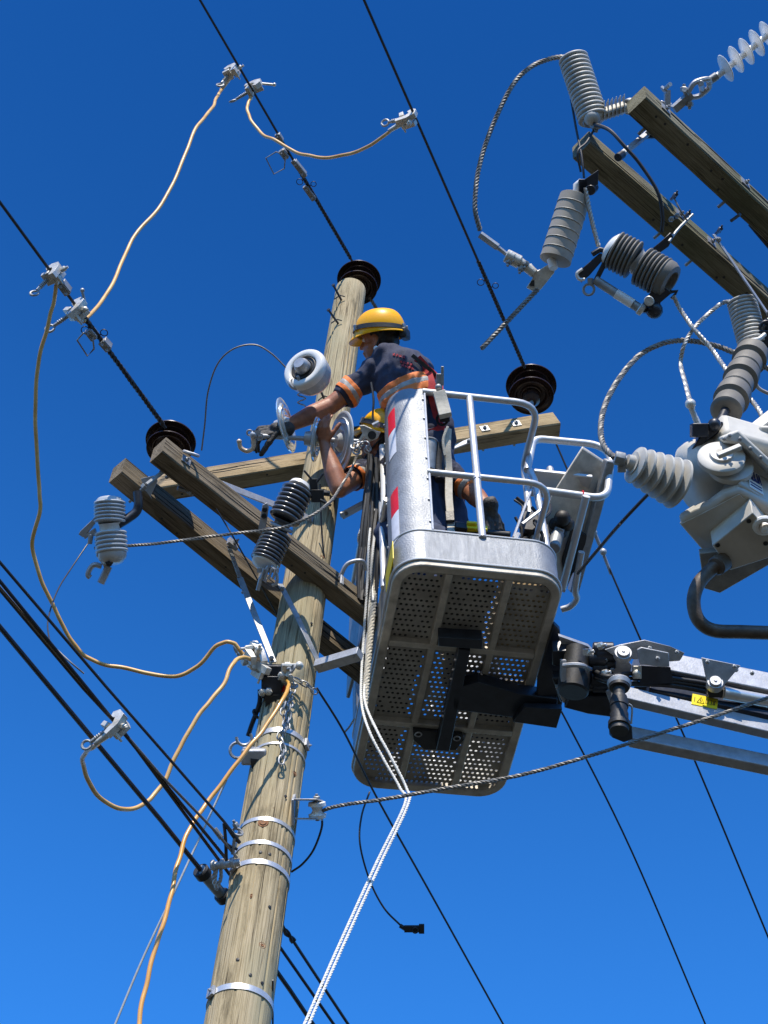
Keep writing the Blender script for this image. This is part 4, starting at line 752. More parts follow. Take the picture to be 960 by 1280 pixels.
# white suspension string, upper right
t = thing('insulator_string', 'white polymer suspension string with thin discs at the top right corner', 'insulator', P(895, 97, 8.1)); ds = 8.1
sa, sb = P(893, 98, ds), P(985, 23, ds + .15); d_ = (sb - sa).normalized()
mb = MB(); mb.tube([sa, sb], .016, 14); part('rod', mb, M['white'], t)
mb = MB(); disc = [(0, .017), (.004, .035), (.01, .066), (.013, .068), (.016, .064), (.02, .017)]
for i, (x, y) in enumerate(((904, 87), (917, 76), (930, 66), (943, 55.5), (956, 45), (969, 35))):
    q = P(x, y, ds + .03 * i); m_ = MB(); m_.lathe(q, q + (d_ + RT * .35 - FW * .25).normalized(), disc, 32); part('shed', m_, M['white'], t)
mb = MB(); mb.tube([P(884, 103, ds), P(896, 95, ds)], .02, 12); part('socket', mb, M['galv_d'], t)
mb = MB(); mb.tube(smooth_pts([P(860, 116, ds - .04), P(868, 104, ds - .05), P(884, 99, ds - .03), P(888, 104, ds)]), .013, 8); mb.tube(smooth_pts([P(862, 122, ds + .04), P(874, 120, ds + .05), P(886, 110, ds + .03), P(886, 104, ds)]), .013, 8); mb.cyl(P(876, 104, ds - .06), P(878, 114, ds + .06), .014, 10); part('clevis', mb, M['galv'], t)
mb = MB(); mb.bar(P(842, 137, ds), P(864, 118, ds), .035, .03); mb.cyl(P(856, 112, ds - .05), P(862, 126, ds + .05), .014, 10); bolt(mb, P(862, 128, ds), -UP, .018, .02); bolt(mb, P(855, 114, ds), UP, .018, .02); part('eye_link', mb, M['galv_d'], t, .003)
mb = MB(); bolt(mb, P(838, 133, 7.8), UP * .5 - RT, .016, .03); mb.tube([P(830, 112, 7.75), P(838, 105, 7.7)], .01, 8); bolt(mb, P(829, 113, 7.75), UP + RT, .02, .012); mb.box(P(834, 128, 7.8), RT * .012, UP * .05, FW * .02); solo('eye_bolt', mb, M['galv'], 'bolt and nut at the end of the upper right crossarm', 'bolt')
# second arrester pair at right edge
t = thing('surge_arrester', 'short pale ribbed insulator near the right edge above the recloser', 'insulator', P(935, 430, 7.1)); dz_ = 7.1
part('insulator', ribbed(MB(), P(927, 376, dz_ + .08), P(942, 434, dz_), 13, .062, .054, 36), M['pale_rub'], t)
part('end_cap', MB().lathe(P(941, 432, dz_), P(944, 442, dz_ - .02), [(0, .05), (.015, .04), (.03, .03)], 24), M['galv_d'], t)
mb = MB(); mb.tube(smooth_pts([P(931, 434, dz_ - .07), P(938, 426, dz_ - .08), P(948, 424, dz_ - .07), P(956, 418, dz_ - .05)]), .009, 8); mb.tube(smooth_pts([P(938, 438, dz_ - .06), P(945, 430, dz_ - .08), P(953, 430, dz_ - .06)]), .008, 8); part('wire_tie', mb, M['white'], t)
mb = MB(); mb.box(P(958, 425, dz_), RT * .04, UP * .035, FW * .04); mb.box(P(966, 410, dz_), RT * .03, UP * .04, FW * .03); mb.ring(P(958, 410, dz_ - .03), FW, .026, .008); part('mounting_bracket', mb, M['dark'], t, .004)
t = thing('surge_arrester', 'dark dusty segmented insulator leaning down onto the recloser', 'insulator', P(940, 440, 7.05)); dz_ = 7.05
a, b = P(941, 440, dz_), P(907, 515, 6.6); L = (b - a).length; pr = [(0, .03)]
for i in range(6): z = L * i / 6; p_ = L / 6; R_ = .066 if i % 2 == 0 else .058; pr += [(z + .004, .05), (z + .014, R_), (z + p_ - .012, R_ + .003), (z + p_ - .003, .052)]
pr += [(L, .045), (L + .001, .02)]
part('insulator', MB().lathe(a, b, pr, 36), M['mid_rub'], t)
part('stem', MB().tube([P(907, 513, 6.6), P(898, 533, 6.5)], .018, 10), M['dark'], t); dz_ = 6.42
mb = MB(); mb.prism([P(862, 566, dz_), P(878, 541, dz_), P(894, 527, dz_), P(904, 527, dz_), P(905, 536, dz_), P(872, 560, dz_)], FW * .12); mb.box(P(874, 538, dz_), RT * .03, UP * .025, FW * .03); mb.ball(P(893, 531, dz_ - .02), .025); part('base_bracket', mb, M['dark'], t, .004)
wire([(918, 377, 7.2), (903, 379, 7.15), (885, 393, 7.1), (868, 410, 7.05), (855, 432, 7.0), (851, 455, 7.0), (857, 480, 6.75), (862, 500, 6.5)], .009, 'pale stranded lead curving from the short arrester to the recloser bracket', 'palewire', st=True)
mb = MB(); mb.ball(P(863, 505, 6.45), .02); mb.ball(P(865, 510, 6.45), .012); mb.tube([P(864, 510, 6.45), P(869, 522, 6.45)], .011, 8); mb.tube([P(869, 522, 6.45), P(875, 536, 6.44)], .012, 8); solo('wire_connector', mb, M['bronze'], 'small bolted connector on the pale lead above the recloser', 'connector')
wire([(842, 370, 7.1), (850, 386, 7.1), (868, 412, 7.02), (890, 437, 6.98), (912, 468, 6.85), (935, 495, 6.75), (950, 515, 6.65), (955, 532, 6.6)], .0095, 'grey stranded lead running from the right cutout to the recloser top', 'palewire', st=True)
wire([(768, 572, 6.3), (755, 558, 6.35), (751, 535, 6.45), (757, 505, 6.6), (775, 472, 6.8), (800, 444, 7.0), (830, 429, 7.02), (862, 426, 7.05), (900, 434, 7.05), (935, 449, 7.0), (975, 468, 6.95)], .0115, 'thick grey stranded lead arching from the recloser bushing to the right edge', 'greywire', st=True)
wire([(943, 472, 7.2), (948, 485, 7.2), (965, 494, 7.2)], .008, 'short pale lead at the right edge above the recloser', 'palewire')
# recloser
dt = 6.35
rc = thing('recloser', 'pale grey pole mounted switch tank with a ribbed bushing at the right edge', 'recloser', P(900, 620, dt))
ea = (P(925, 612, dt) - P(848, 655, dt)).normalized(); ez = V((0, 0, 1))
ea = (ea - ez * ea.dot(ez)).normalized()                       # along the tank towards upper right
eb = V((ea.y, -ea.x, 0)) if V((ea.y, -ea.x, 0)).dot(RT - UP) > 0 else V((-ea.y, ea.x, 0))
def lid(name, polyA, up_, m='paint', bev=.012, par=None):
    mb = MB(); mb.prism(polyA, up_); return part(name, mb, M[m], par or rc, bev)
zt = P(848, 655, dt).z
def T(x, y, dz=0.0): return H(x, y, zt + dz)                     # point on the tank's level base plane
base = [T(848, 652), T(862, 664), T(898, 690), T(914, 684), T(1010, 702), T(1010, 655), T(925, 612), T(905, 619), T(885, 634), T(868, 640)]
lid('lower_tray', base, ez * .05, bev=.014)
wl, wr_ = T(849, 655, .048), T(925, 612, .048); wd_ = wr_ - wl; nb = V((-wd_.y, wd_.x, 0)).normalized(); nb = nb if nb.y > 0 else -nb
prof = [(0, 0), (1.0, 0), (1.0, .135), (.93, .135), (.84, .1), (.7, .055), (.5, .04), (.3, .028), (.12, .018), (0, .014)]
mb = MB(); mb.prism([wl + wd_ * a + ez * b for a, b in prof], nb * .26); part('lower_casting', mb, M['paint'], rc, .01)
mb = MB(); mb.prism([T(852, 655, -.004), T(898, 688, -.004), T(1000, 690, -.004), T(924, 618, -.004), T(890, 636, -.004)], ez * .004); part('tray_floor', mb, M['paint'], rc)
zb = zt + .13
def T2(x, y, dz=0.0): return H(x, y, zb + dz)
body = [T2(850, 602), T2(858, 640), T2(900, 645), T2(960, 655), T2(1020, 630), T2(990, 560), T2(916, 552), T2(890, 562)]
mb = MB(); c0, c1 = P(857, 606, dt + .14), P(945, 574, dt + .2); pr = [(0, .05), (.004, .1), (.03, .138), (.06, .148), (.26, .148), (.28, .13)]
mb.lathe(c0, c1, pr, 40); part('tank_barrel', mb, M['paint'], rc)
lid('upper_tank', [T2(880, 580, .09), T2(915, 625, .09), T2(1020, 640, .09), T2(1010, 570, .09), T2(905, 540, .09)], ez * .14, bev=.025)
mb = MB(); a, b, c, d = P(898, 548, dt - .02), P(922, 537, dt - .02), P(975, 590, dt - .02), P(968, 597, dt - .02)
mb.prism([P(903, 546, dt - .06), P(923, 537, dt - .06), P(980, 590, dt - .04), P(975, 600, dt - .04), P(928, 556, dt - .06), P(908, 553, dt - .06)], FW * .2); part('front_flange', mb, M['paint'], rc, .008)
mb = MB(); q = P(902, 568, dt - .05); nv = (-FW + UP * 1.15 - RT * .1).normalized()
mb.lathe(q - nv * .03, q + nv, [(0, .085), (.02, .085), (.024, .08), (.026, .045), (.03, .042), (.036, .04), (.038, .02), (.034, .01)], 40); part('lever_disc', mb, M['paint'], rc)
mb = MB(); mb.bar(P(897, 570, dt - .11), P(926, 558, dt - .1), .018, .022); part('lever', mb, M['paint'], rc, .003)
mb = MB(); mb.lathe(P(914, 580, dt - .03) - nv * .03, P(914, 580, dt - .03) + nv, [(0, .08), (.02, .08), (.022, .07)], 40); part('disc_guard', mb, M['paint'], rc)
mb = MB(); mb.prism([P(904, 590, dt - .01), P(926, 565, dt - .02), P(932, 575, dt - .02), P(915, 604, dt - .01)], FW * .05); part('recess', mb, M['dark'], rc)
# ledge wall above the tray with the label
z1 = zt + .02; wb0, wb1 = H(926, 605, z1), H(1000, 650, z1); wh = .155; wn = (wb1 - wb0).cross(ez).normalized(); wn = wn if wn.y < 0 else -wn
mb = MB(); mb.prism([wb0 - wn * .12, wb1 - wn * .12, wb1 - wn * .12 + ez * wh, wb0 - wn * .12 + ez * wh], wn * .12); part('side_wall', mb, M['paint'], rc, .008)
mb = MB(); tw = ez * (wh + .002); mb.prism([wb0 + tw + wn * .03, wb1 + tw + wn * .03, wb1 + tw - wn * .1, wb0 + tw - wn * .1], ez * .02); part('rail_flange', mb, M['paint'], rc, .004); print('wall', PX(wb0), PX(wb0 + tw), dt)
def lettering(txt, org, ex, ey, size, m, parent, name='lettering', ext=.002):
    cu = bpy.data.curves.new(name, 'FONT'); cu.body = txt; cu.size = size; cu.extrude = ext; o = bpy.data.objects.new(name, cu); sc.collection.objects.link(o)
    dg = bpy.context.evaluated_depsgraph_get(); me = bpy.data.meshes.new_from_object(o.evaluated_get(dg)); bpy.data.objects.remove(o); bpy.data.curves.remove(cu); me.materials.clear()
    ez_ = ex.cross(ey); org = V(org); bs = wbase(parent)
    for v in me.vertices: v.co = org + ex * v.co.x + ey * v.co.y + ez_ * v.co.z - bs
    o = link(name, me, M[m], parent); return o
def wp_(u, v): return wb0.lerp(wb1, u) + ez * (wh * v) + wn * .001
pl = [wp_(.15, .88), wp_(.38, .88), wp_(.38, .08), wp_(.15, .08)]
mb = MB(); mb.prism(pl, wn * .003); lb = part('rating_label', mb, M['white'], rc)
mb = MB(); q = [p + wn * .0045 for p in pl]
def lp(u, v): return (q[3].lerp(q[2], u)).lerp(q[0].lerp(q[1], u), v)
def stroke(pts, w_=.0028): mb.tube([lp(*p) for p in pts], w_, 5)
for k, g_ in enumerate(([(0, 0), (0, 1), (1, 0), (1, 1)], [(0, 0), (0, 1), (1, 1), (1, 0), (0, 0)], [(0, .3), (.3, 0), (1, 0), (1, 1)], [(0, 0), (.5, 1), (1, 0)])): stroke([(.06 + .235 * k + .17 * u, .45 + .45 * v) for u, v in g_])
for k in range(2): stroke([(.08, .28 - .14 * k), (.9, .28 - .14 * k)], .002)
part('label_print', mb, M['blue'], lb)
# bushing
ba, bb = P(852, 607, dt + .02), P(783, 576, dt - .05); d_ = (bb - ba).normalized()
mb = MB(); L = (bb - ba).length; mb.lathe(ba, bb, [(0, .046), (L * .9, .03), (L, .025)], 28); part('bushing_core', mb, M['pale_rub'], rc)
for i in range(6):
    q = ba.lerp(bb, .1 + .15 * i); R_ = .095 - .005 * i; m_ = MB(); m_.lathe(q, q + d_, [(-.014, .045), (-.010, R_ * .7), (-.012, R_ * .95), (-.008, R_), (-.001, R_ * .98), (.008, R_ * .6), (.012, .045)], 48); part('bushing_shed', m_, M['pale_rub'], rc)
mb = MB(); mb.cyl(bb, P(770, 573, dt - .05), .018, 12); mb.box(P(777, 583, dt - .05), RT * .014, UP * .022, FW * .012); mb.cyl(P(768, 572, dt - .06), P(781, 575, dt - .06), .026, 8); part('terminal', mb, M['galv_d'], rc, .002)
mb = MB()
for x, y, d_ in ((912, 545, -.065), (925, 549, -.065), (938, 561, -.06), (951, 572, -.06), (905, 549, -.062)): bolt(mb, P(x, y, dt + d_), -FW + UP * .3, .008, .008, True)
part('lid_bolt', mb, M['galv_d'], rc)
mb = MB(); mb.tube([T(852, 651, .075), T(868, 641, .075), T(885, 634, .075), T(905, 620, .075), T(925, 612, .075), T(960, 632, .075)], .003, 6); part('weld_seam', mb, M['pale_rub'], rc)
# mechanism box under the tray
mb = MB(); pz = zt - .09; poly = [H(890, 682, pz), H(941, 641, pz), H(985, 690, pz), H(913, 713, pz)]
mb.prism(poly, ez * .09); bx = part('terminal_box', mb, M['paint'], rc, .004)
mb = MB()
for (x, y) in ((897, 681), (912, 708), (936, 651), (957, 679)): c = H(x, y, pz); mb.mark().lathe(c, c - ez, [(-.002, .009), (.004, .009), (.006, .005)], 8)
part('screw_head', mb, M['black'], bx)
mb = MB(); mb.ring(H(955, 657, pz), ez, .03, .012, 16, 8); mb.ball(H(956, 660, pz), .02); part('gland', mb, M['white'], rc)
mb = MB(); mb.prism([H(874, 692, pz + .04), H(880, 736, pz + .04), H(900, 742, pz + .04), H(990, 690, pz + .04), H(985, 680, pz + .04)], ez * .03); part('under_bracket', mb, M['galv_d'], rc, .004)
mb = MB(); mb.tube(smooth_pts([H(902, 703, pz - .02), H(888, 713, pz - .04), P(873, 730, 6.27), P(867, 752, 6.24), P(873, 775, 6.22), P(892, 788, 6.22), P(930, 790, 6.22), P(990, 792, 6.22)], 10), .025, 14); mb.cyl(H(905, 701, pz), H(895, 708, pz - .04), .036, 14); solo('hose', mb, M['rust'], 'thick dark hose looping out below the recloser to the right edge', 'hose')
# cooling fins at the right edge
mb_ = None
for i in range(5):
    a = P(937 + 2 * i, 540 + 8 * i, dt + .16); b = P(985 + 2 * i, 502 + 9 * i, dt + .26); m_ = MB(); m_.bar(a, b, .012, .05); part('cooling_fin', m_, M['pale_rub'], rc, .003)
mb = MB(); mb.box(P(985, 560, dt + .16), RT * .12, UP * .08, FW * .06); part('rear_housing', mb, M['paint'], rc, .01)

# ------------------------------------------------------------------ work platform
W_, L_, H_ = .8, 1.576, 1.345; r0 = .14
wp = thing('work_platform', 'aluminium work platform with perforated floor, railings and red and white markings', 'lift platform', B(.4, .8, 0))
def rr(x0, x1, y0, y1, r, n=8):          # rounded rectangle, counter clockwise seen from above
    out = []
    for cx, cy, a0 in ((x1 - r, y0 + r, -PI / 2), (x1 - r, y1 - r, 0), (x0 + r, y1 - r, PI / 2), (x0 + r, y0 + r, PI)):
        for i in range(n + 1): a = a0 + PI / 2 * i / n; out.append((cx + r * math.cos(a), cy + r * math.sin(a)))
    return out
def sheet(path, z0, z1, th, nz=1, closed=False):   # thin bent sheet standing on a path
    mb = MB(); n = len(path); cx, cy = W_ / 2, L_ / 2
    def inn(i):
        a = V((*path[i - 1 if (i or closed) else i], 0)); b = V((*path[(i + 1) % n if (closed or i < n - 1) else i], 0)); t_ = (b - a).normalized(); nn = V((-t_.y, t_.x, 0)); return (path[i][0] + nn.x * th, path[i][1] + nn.y * th)
    q = [inn(i) for i in range(n)]
    vs = [B(x, y, z0) for x, y in path] + [B(x, y, z1) for x, y in path] + [B(x, y, z0) for x, y in q] + [B(x, y, z1) for x, y in q]; ls = []
    L = [0]
    for i in range(1, n): L.append(L[-1] + math.hypot(path[i][0] - path[i - 1][0], path[i][1] - path[i - 1][1]))
    ls = [V((l, z, 0)) for z in (z0, z1) for l in L] * 2; fs = []; m_ = n if closed else n - 1
    for i in range(m_):
        j = (i + 1) % n; fs += [(i, j, n + j, n + i), (2 * n + j, 2 * n + i, 3 * n + i, 3 * n + j), (n + i, n + j, 3 * n + j, 3 * n + i), (j, i, 2 * n + i, 2 * n + j)]
    if not closed: fs += [(0, n, 3 * n, 2 * n), (n - 1, 3 * n - 1, 4 * n - 1, 2 * n - 1)]
    mb.add(vs, fs, ls, False)
    for k in range(len(mb.f) - len(fs), len(mb.f)):
        mb.sm[k] = (k % 4 in (0, 1))
    return mb
path = rr(0, W_, 0, L_, r0)
# frame ring: inner and outer loop with depth
def ringbar(path_in, path_out, z0, z1):
    mb = MB(); n = len(path_in); vs = [B(x, y, z) for pth in (path_out, path_in) for z in (z0, z1) for x, y in pth]; fs = []
    for i in range(n):
        j = (i + 1) % n; fs += [(i, j, n + j, n + i), (2 * n + j, 2 * n + i, 3 * n + i, 3 * n + j), (j, i, 2 * n + i, 2 * n + j), (n + i, n + j, 3 * n + j, 3 * n + i)]
    return mb.add(vs, fs)
part('floor_frame', ringbar(rr(.045, W_ - .045, .045, L_ - .045, r0 - .045), path, -.012, .03), M['under'], wp, .006)
part('skirt', sheet(path, .031, .235, .003, closed=True), M['alu'], wp)
part('skirt_rim', MB().tube([B(x, y, .236) for x, y in path], .006, 8, closed=True), M['tube'], wp)
part('frame_bead', MB().tube([B(x, y, .026) for x, y in rr(-.004, W_ + .004, -.004, L_ + .004, r0)], .007, 8, closed=True), M['tube'], wp)
def ulp(px, py): p = BL(BP(px, py, 2, 0)); return p.x, p.y
xr1 = (ulp(562, 715)[0] + ulp(500, 980)[0]) / 2; xr2 = (ulp(637, 722)[0] + ulp(568, 985)[0]) / 2
yr1 = (ulp(485, 797)[1] + ulp(665, 822)[1]) / 2; yr2 = (ulp(465, 898)[1] + ulp(650, 918)[1]) / 2
print('ribs', xr1, xr2, yr1, yr2)
def rib(a, b): m_ = MB(); m_.bar(a, b, .034, .04, BZ); return part('floor_rib', m_, M['under'], wp, .005)
for x in (xr1, xr2): rib(B(x, .045, .006), B(x, L_ - .045, .006))
for y in (yr1, yr2): rib(B(.045, y, .0035), B(W_ - .045, y, .0035))
# perforated floor: sheet with real holes
mb = MB(); px_, py_ = .0263, .0335; nx = int((W_ - .06) / px_); ny = int((L_ - .06) / py_); hr = .0078; zf0, zf1 = .018, .021
def tile(x0, x1, y0, y1, hole):
    cx, cy = (x0 + x1) / 2, (y0 + y1) / 2; o = [(x1, cy), (x1, y1), (cx, y1), (x0, y1), (x0, cy), (x0, y0), (cx, y0), (x1, y0)]
    if not hole:
        mb.add([B(x, y, zf0) for x, y in (o[1], o[3], o[5], o[7])], [(0, 3, 2, 1)]); return
    h = [(cx + hr * math.cos(PI / 4 * k), cy + hr * math.sin(PI / 4 * k)) for k in range(8)]
    vs = [B(x, y, zf0) for x, y in o] + [B(x, y, zf0) for x, y in h] + [B(x, y, zf1) for x, y in h]
    fs = []
    for k in range(8): j = (k + 1) % 8; fs += [(j, k, 8 + k, 8 + j), (8 + k, 16 + k, 16 + j, 8 + j)]
    mb.add(vs, fs)
def inside(x, y):
    dx = max(r0 - x, 0, x - (W_ - r0)); dy = max(r0 - y, 0, y - (L_ - r0)); return math.hypot(dx, dy) < r0 - .045
for j in range(ny):
    for i in range(nx):
        sh = (px_ / 2 if j % 2 else 0); x0 = .035 + i * px_ - sh + .006; y0 = .035 + j * py_
        cx, cy = x0 + px_ / 2, y0 + py_ / 2
        if not inside(min(max(cx, .03), W_ - .03), cy) and not inside(cx, cy): 
            if math.hypot(max(r0 - cx, 0, cx - (W_ - r0)), max(r0 - cy, 0, cy - (L_ - r0))) > r0 - .01: continue
        hole = random.random() > .035 and inside(cx, cy) and inside(cx + .008, cy) and inside(cx - .008, cy) and all(abs(cx - q) > .026 for q in (xr1, xr2)) and all(abs(cy - q) > .028 for q in (yr1, yr2))
        tile(x0, x0 + px_, y0, y0 + py_, hole)
o = part('perforated_floor', mb, M['floorplate'], wp); o['kind'] = 'stuff'
mt_ = thing('hole_darkening_mat', 'added black rubber mat darkening the holes of the perforated platform floor', 'mat', B(.3, .7, .03))  # added mat: keeps the sky out of the floor holes so they look dark
part('mat_sheet', MB().prism([B(x, y, .024) for x, y in ((.05, .12), (.5, .10), (.46, .50), (.22, .56), (.2, 1.30), (.06, 1.34))], BZ * .008), M['black'], mt_)
tb_ = thing('sky_blocking_bag', 'added dark canvas tool bag blocking the sky behind the platform floor holes', 'bag', B(.62, 1.1, .03))  # added bag, put in to block the sky seen through the holes
part('bag_body', MB().prism([B(.56, .9, .026), B(.74, .9, .026), B(.74, 1.2, .026), B(.56, 1.2, .026)], BZ * .22), M['navy'], tb_, .03)
part('bag_handle', MB().tube(smooth_pts([B(.65, .95, .24), B(.65, 1.0, .32), B(.65, 1.1, .32), B(.65, 1.15, .24)]), .01, 8), M['leather'], tb_)
cr_ = thing('sky_blocking_crate', 'added tan plywood tool crate blocking the sky behind the right platform floor holes', 'crate', B(.6, .36, .03))  # added crate: covers the sky so the right-hand holes look warm
for (x0, x1, y0, y1) in ((.54, .75, .14, .152), (.54, .75, .548, .56), (.54, .552, .152, .548), (.738, .75, .152, .548)): part('crate_side', MB().prism([B(x0, y0, .03), B(x1, y0, .03), B(x1, y1, .03), B(x0, y1, .03)], BZ * .15), M['arm_pale'], cr_)
part('crate_base', MB().prism([B(.54, .14, .0235), B(.75, .14, .0235), B(.75, .56, .0235), B(.54, .56, .0235)], BZ * .006), M['arm_pale'], cr_)
# corner panels, far wall
def sub(pth, cond): return [p for p in pth if cond(p)]
pa_ = rr(0, W_, 0, L_, r0, 10)
near_left = [(.0, .2)] + [p for p in pa_[33:44]] + [(.18, .0)]
part('corner_panel', sheet(near_left, .237, H_ + .01, .0035), M['alu'], wp)
mb = MB(); mb.tube([B(.18, -.003, .24), B(.18, -.003, H_)], .006, 8); part('panel_edge', mb, M['tube'], wp)
far_left = [(.26, L_)] + [p for p in pa_[22:33]] + [(0, L_ - .24)]
part('corner_panel', sheet(far_left, .237, H_ - .02, .0035), M['alu'], wp)
far_right = [(W_, L_ - .2)] + [p for p in pa_[11:22]] + [(W_ - .2, L_)]
part('corner_panel', sheet(far_right, .237, H_ - .3, .0035), M['alu'], wp)
mb = MB()
for s_ in (.17, .012):
    for k in range(7): x, y = (s_, 0) if s_ > .1 else (0, .19); c = B(x, y, .3 + k * .16); nn = -BY if s_ > .1 else -BX; mb.mark().lathe(c + nn * .001, c + nn, [(.001, .006), (.005, .0055), (.007, .003)], 8)
part('rivet', mb, M['band'], wp)
# reflective markings wrapped on the near left corner
def cornerpt(s, z, off=.003):            # s: arc length from x=.18 on the near face round to the left side
    pts = near_left[::-1]; acc = 0
    for i in range(len(pts) - 1):
        a, b = V((*pts[i], 0)), V((*pts[i + 1], 0)); l = (b - a).length
        if acc + l >= s or i == len(pts) - 2:
            p = a.lerp(b, (s - acc) / l); t_ = (b - a).normalized(); n_ = V((t_.y, -t_.x, 0)); n_ = n_ if n_.dot(V((W_ / 2, L_ / 2, 0)) - p) < 0 else -n_; p = p + n_ * off; return B(p.x, p.y, z)
        acc += l
def marking(s0, s1, z0, z1, sk, m, name='reflective_tape'):
    mb = MB(); n = 6; vs = []
    for k in range(n + 1):
        s = s0 + (s1 - s0) * k / n
        for z, o_ in ((z0, .0008), (z1, .0008), (z1, .0022), (z0, .0022)): vs.append(cornerpt(s, z + sk * (s - s0), o_))
    fs = [(k * 4 + a, k * 4 + (a + 1) % 4, (k + 1) * 4 + (a + 1) % 4, (k + 1) * 4 + a) for k in range(n) for a in range(4)] + [(0, 1, 2, 3), (n * 4 + 3, n * 4 + 2, n * 4 + 1, n * 4)]
    mb.add(vs, fs); return part(name, mb, M[m], wp)
for zt_ in (1.24, .60):
    marking(.165, .225, zt_ - .17, zt_, -.35, 'red'); o_ = marking(.165, .225, zt_ - .37, zt_ - .172, -.35, 'tape')
def tubep(name, pts, r=.017, m='tube', par=None): return part(name, MB().tube(pts, r, 14), M[m], par or wp)
def bend(a, c, b, r=.06, n=6):           # polyline corner rounded
    a, c, b = V(a), V(c), V(b); p = c + (a - c).normalized() * r; q = c + (b - c).normalized() * r
    return [p.lerp(c, k / n).lerp(c.lerp(q, k / n), k / n) for k in range(n + 1)]
zr = H_ - .015; rx = .79
# top rail: along the near edge, round the corner, back along the right side, down
tubep('top_rail', [B(.17, 0, zr)] + bend(B(.17, 0, zr), B(rx, 0, zr), B(rx, .42, zr), .13) + bend(B(rx, 0, zr), B(rx, .42, zr), B(rx + .01, .42, .9), .07) + [B(rx, .42, .22)], .0185)
zm = (BL(BP(532, 590, 1, 0)).z + BL(BP(655, 602, 1, 0)).z) / 2; print('mid z', zm)
tubep('mid_rail', [B(.17, 0, zm)] + bend(B(.17, 0, zm), B(rx, 0, zm), B(rx, .42, zm), .12) + bend(B(rx, 0, zm), B(rx, .36, zm), B(rx, .36, .25), .06) + [B(rx, .36, .22)], .0165)
xp = .418
tubep('rail_post', [B(xp, 0, .22), B(xp, 0, zr)], .0185)
part('weld_collar', MB().cyl(B(xp, 0, zm - .025), B(xp, 0, zm + .025), .022), M['tube'], wp)
tubep('rail_post', [B(rx, .40, .2), B(rx, .40, zm + .1)], .0165)
# left side: rails, posts
tubep('side_rail', [B(.0, .2, zr), B(0, L_ - .2, zr)], .017); tubep('side_rail', [B(.0, .2, zm), B(0, L_ - .2, zm)], .016)
for y in (.36, .8): tubep('rail_post', [B(.0, y, .2), B(.0, y, zr)], .016)
tubep('far_rail', [B(.22, L_, zr), B(W_ - .3, L_, zr), B(W_ - .2, L_, zr - .05)], .017)
tubep('far_rail', [B(.22, L_, zm), B(W_ - .1, L_, zm)], .016)
tubep('rail_post', [B(.45, L_, .2), B(.45, L_, zr)], .016)
# yellow plate and red marker on the left skirt
mb = MB(); mb.box(B(-.004, .16, .13), BX * .002, BY * .11, BZ * .06); part('warning_plate', mb, M['yellow'], wp)
mb = MB(); mb.box(B(-.004, 1.3, .62), BX * .002, BY * .04, BZ * .05); part('red_marker', mb, M['red'], wp)
# guard loop and console shelf on the right side
yg = .34
def G(px, py, y=yg): return BP(px, py, 1, y)
lp_ = [G(659, 588)] + bend(G(659, 588), G(667, 548), G(762, 557), .06) + bend(G(676, 549), G(762, 557), G(766, 616), .14, 10) + bend(G(768, 560), G(758, 624), G(672, 612), .09, 8) + [G(672, 612)]
tubep('guard_loop', lp_, .0205)
tubep('guard_post', [G(659, 582), G(668, 600), G(676, 640), G(686, 700)], .018)
part('red_tie', MB().ring(G(728, 619), BX, .023, .004, 14, 6), M['red'], wp)
zc = BL(G(735, 618)).z - .02; print('guard z', zc, BL(G(735, 552)))
cs = part('console_plate', MB().prism([BP(728, 560, 2, zc + .3), BP(762, 582, 2, zc + .3), BP(748, 640, 2, zc + .1), BP(706, 742, 2, zc - .15), BP(692, 735, 2, zc - .15), BP(668, 690, 2, zc - .1), BP(690, 620, 2, zc + .05)], BZ * .02), M['under'], wp, .006)
mb = MB(); a = BP(762, 575, 2, zc + .25); b = BP(716, 740, 2, zc - .12); mb.bar(a, b, .05, .07, BZ); part('console_side', mb, M['galv_d'], cs, .008)
mb = MB(); mb.prism([BP(715, 655, 2, zc + .02), BP(733, 668, 2, zc + .02), BP(726, 706, 2, zc - .05), BP(706, 722, 2, zc - .1), BP(702, 700, 2, zc - .06)], -BZ * .015); part('rubber_flap', mb, M['black'], cs)
tubep('console_tube', [BP(733, 620, 2, zc - .03), BP(703, 735, 2, zc - .2)], .021, 'tube')
tubep('hook_rail', smooth_pts([BP(727, 690, 2, zc - .1), BP(719, 735, 2, zc - .15), BP(721, 748, 2, zc - .15), BP(713, 758, 2, zc - .15), BP(702, 762, 2, zc - .15)], 6), .018, 'tube')
mb = MB(); c = BP(700, 607, 2, zc + .2); mb.box(c, BX * .16, BY * .09, BZ * .012); part('control_box', mb, M['tube'], wp, .006)
mb = MB(); c = BP(689, 597, 2, zc + .24); mb.cyl(c, c + BZ * .07, .02, 14); mb.ball(c + BZ * .07, .02); part('joystick', mb, M['galv'], wp)
mb = MB()
for (x, y, r) in ((703, 648, .045), (694, 655, .035), (709, 655, .04), (700, 665, .04), (690, 672, .03)): mb.ball(BP(x, y, 2, zc - .02), r)
part('control_knob', mb, M['black'], wp)
mb = MB(); mb.cyl(BP(697, 668, 2, zc - .08), BP(692, 686, 2, zc - .2), .035, 16); mb.cyl(BP(700, 660, 2, zc - .06), BP(697, 668, 2, zc - .08), .028, 12); part('valve_body', mb, M['galv_d'], wp)
mb = MB(); rnd = random.Random(3)
for i in range(16):
    a = G(rnd.uniform(648, 682), rnd.uniform(636, 690), .3 + rnd.random() * .2); b = a + BX * rnd.uniform(-.06, .06) + BY * rnd.uniform(-.05, .05) + BZ * rnd.uniform(.02, .15); mb.tube(smooth_pts([a, a.lerp(b, .5) + BX * .02, b]), rnd.uniform(.005, .013), 6)
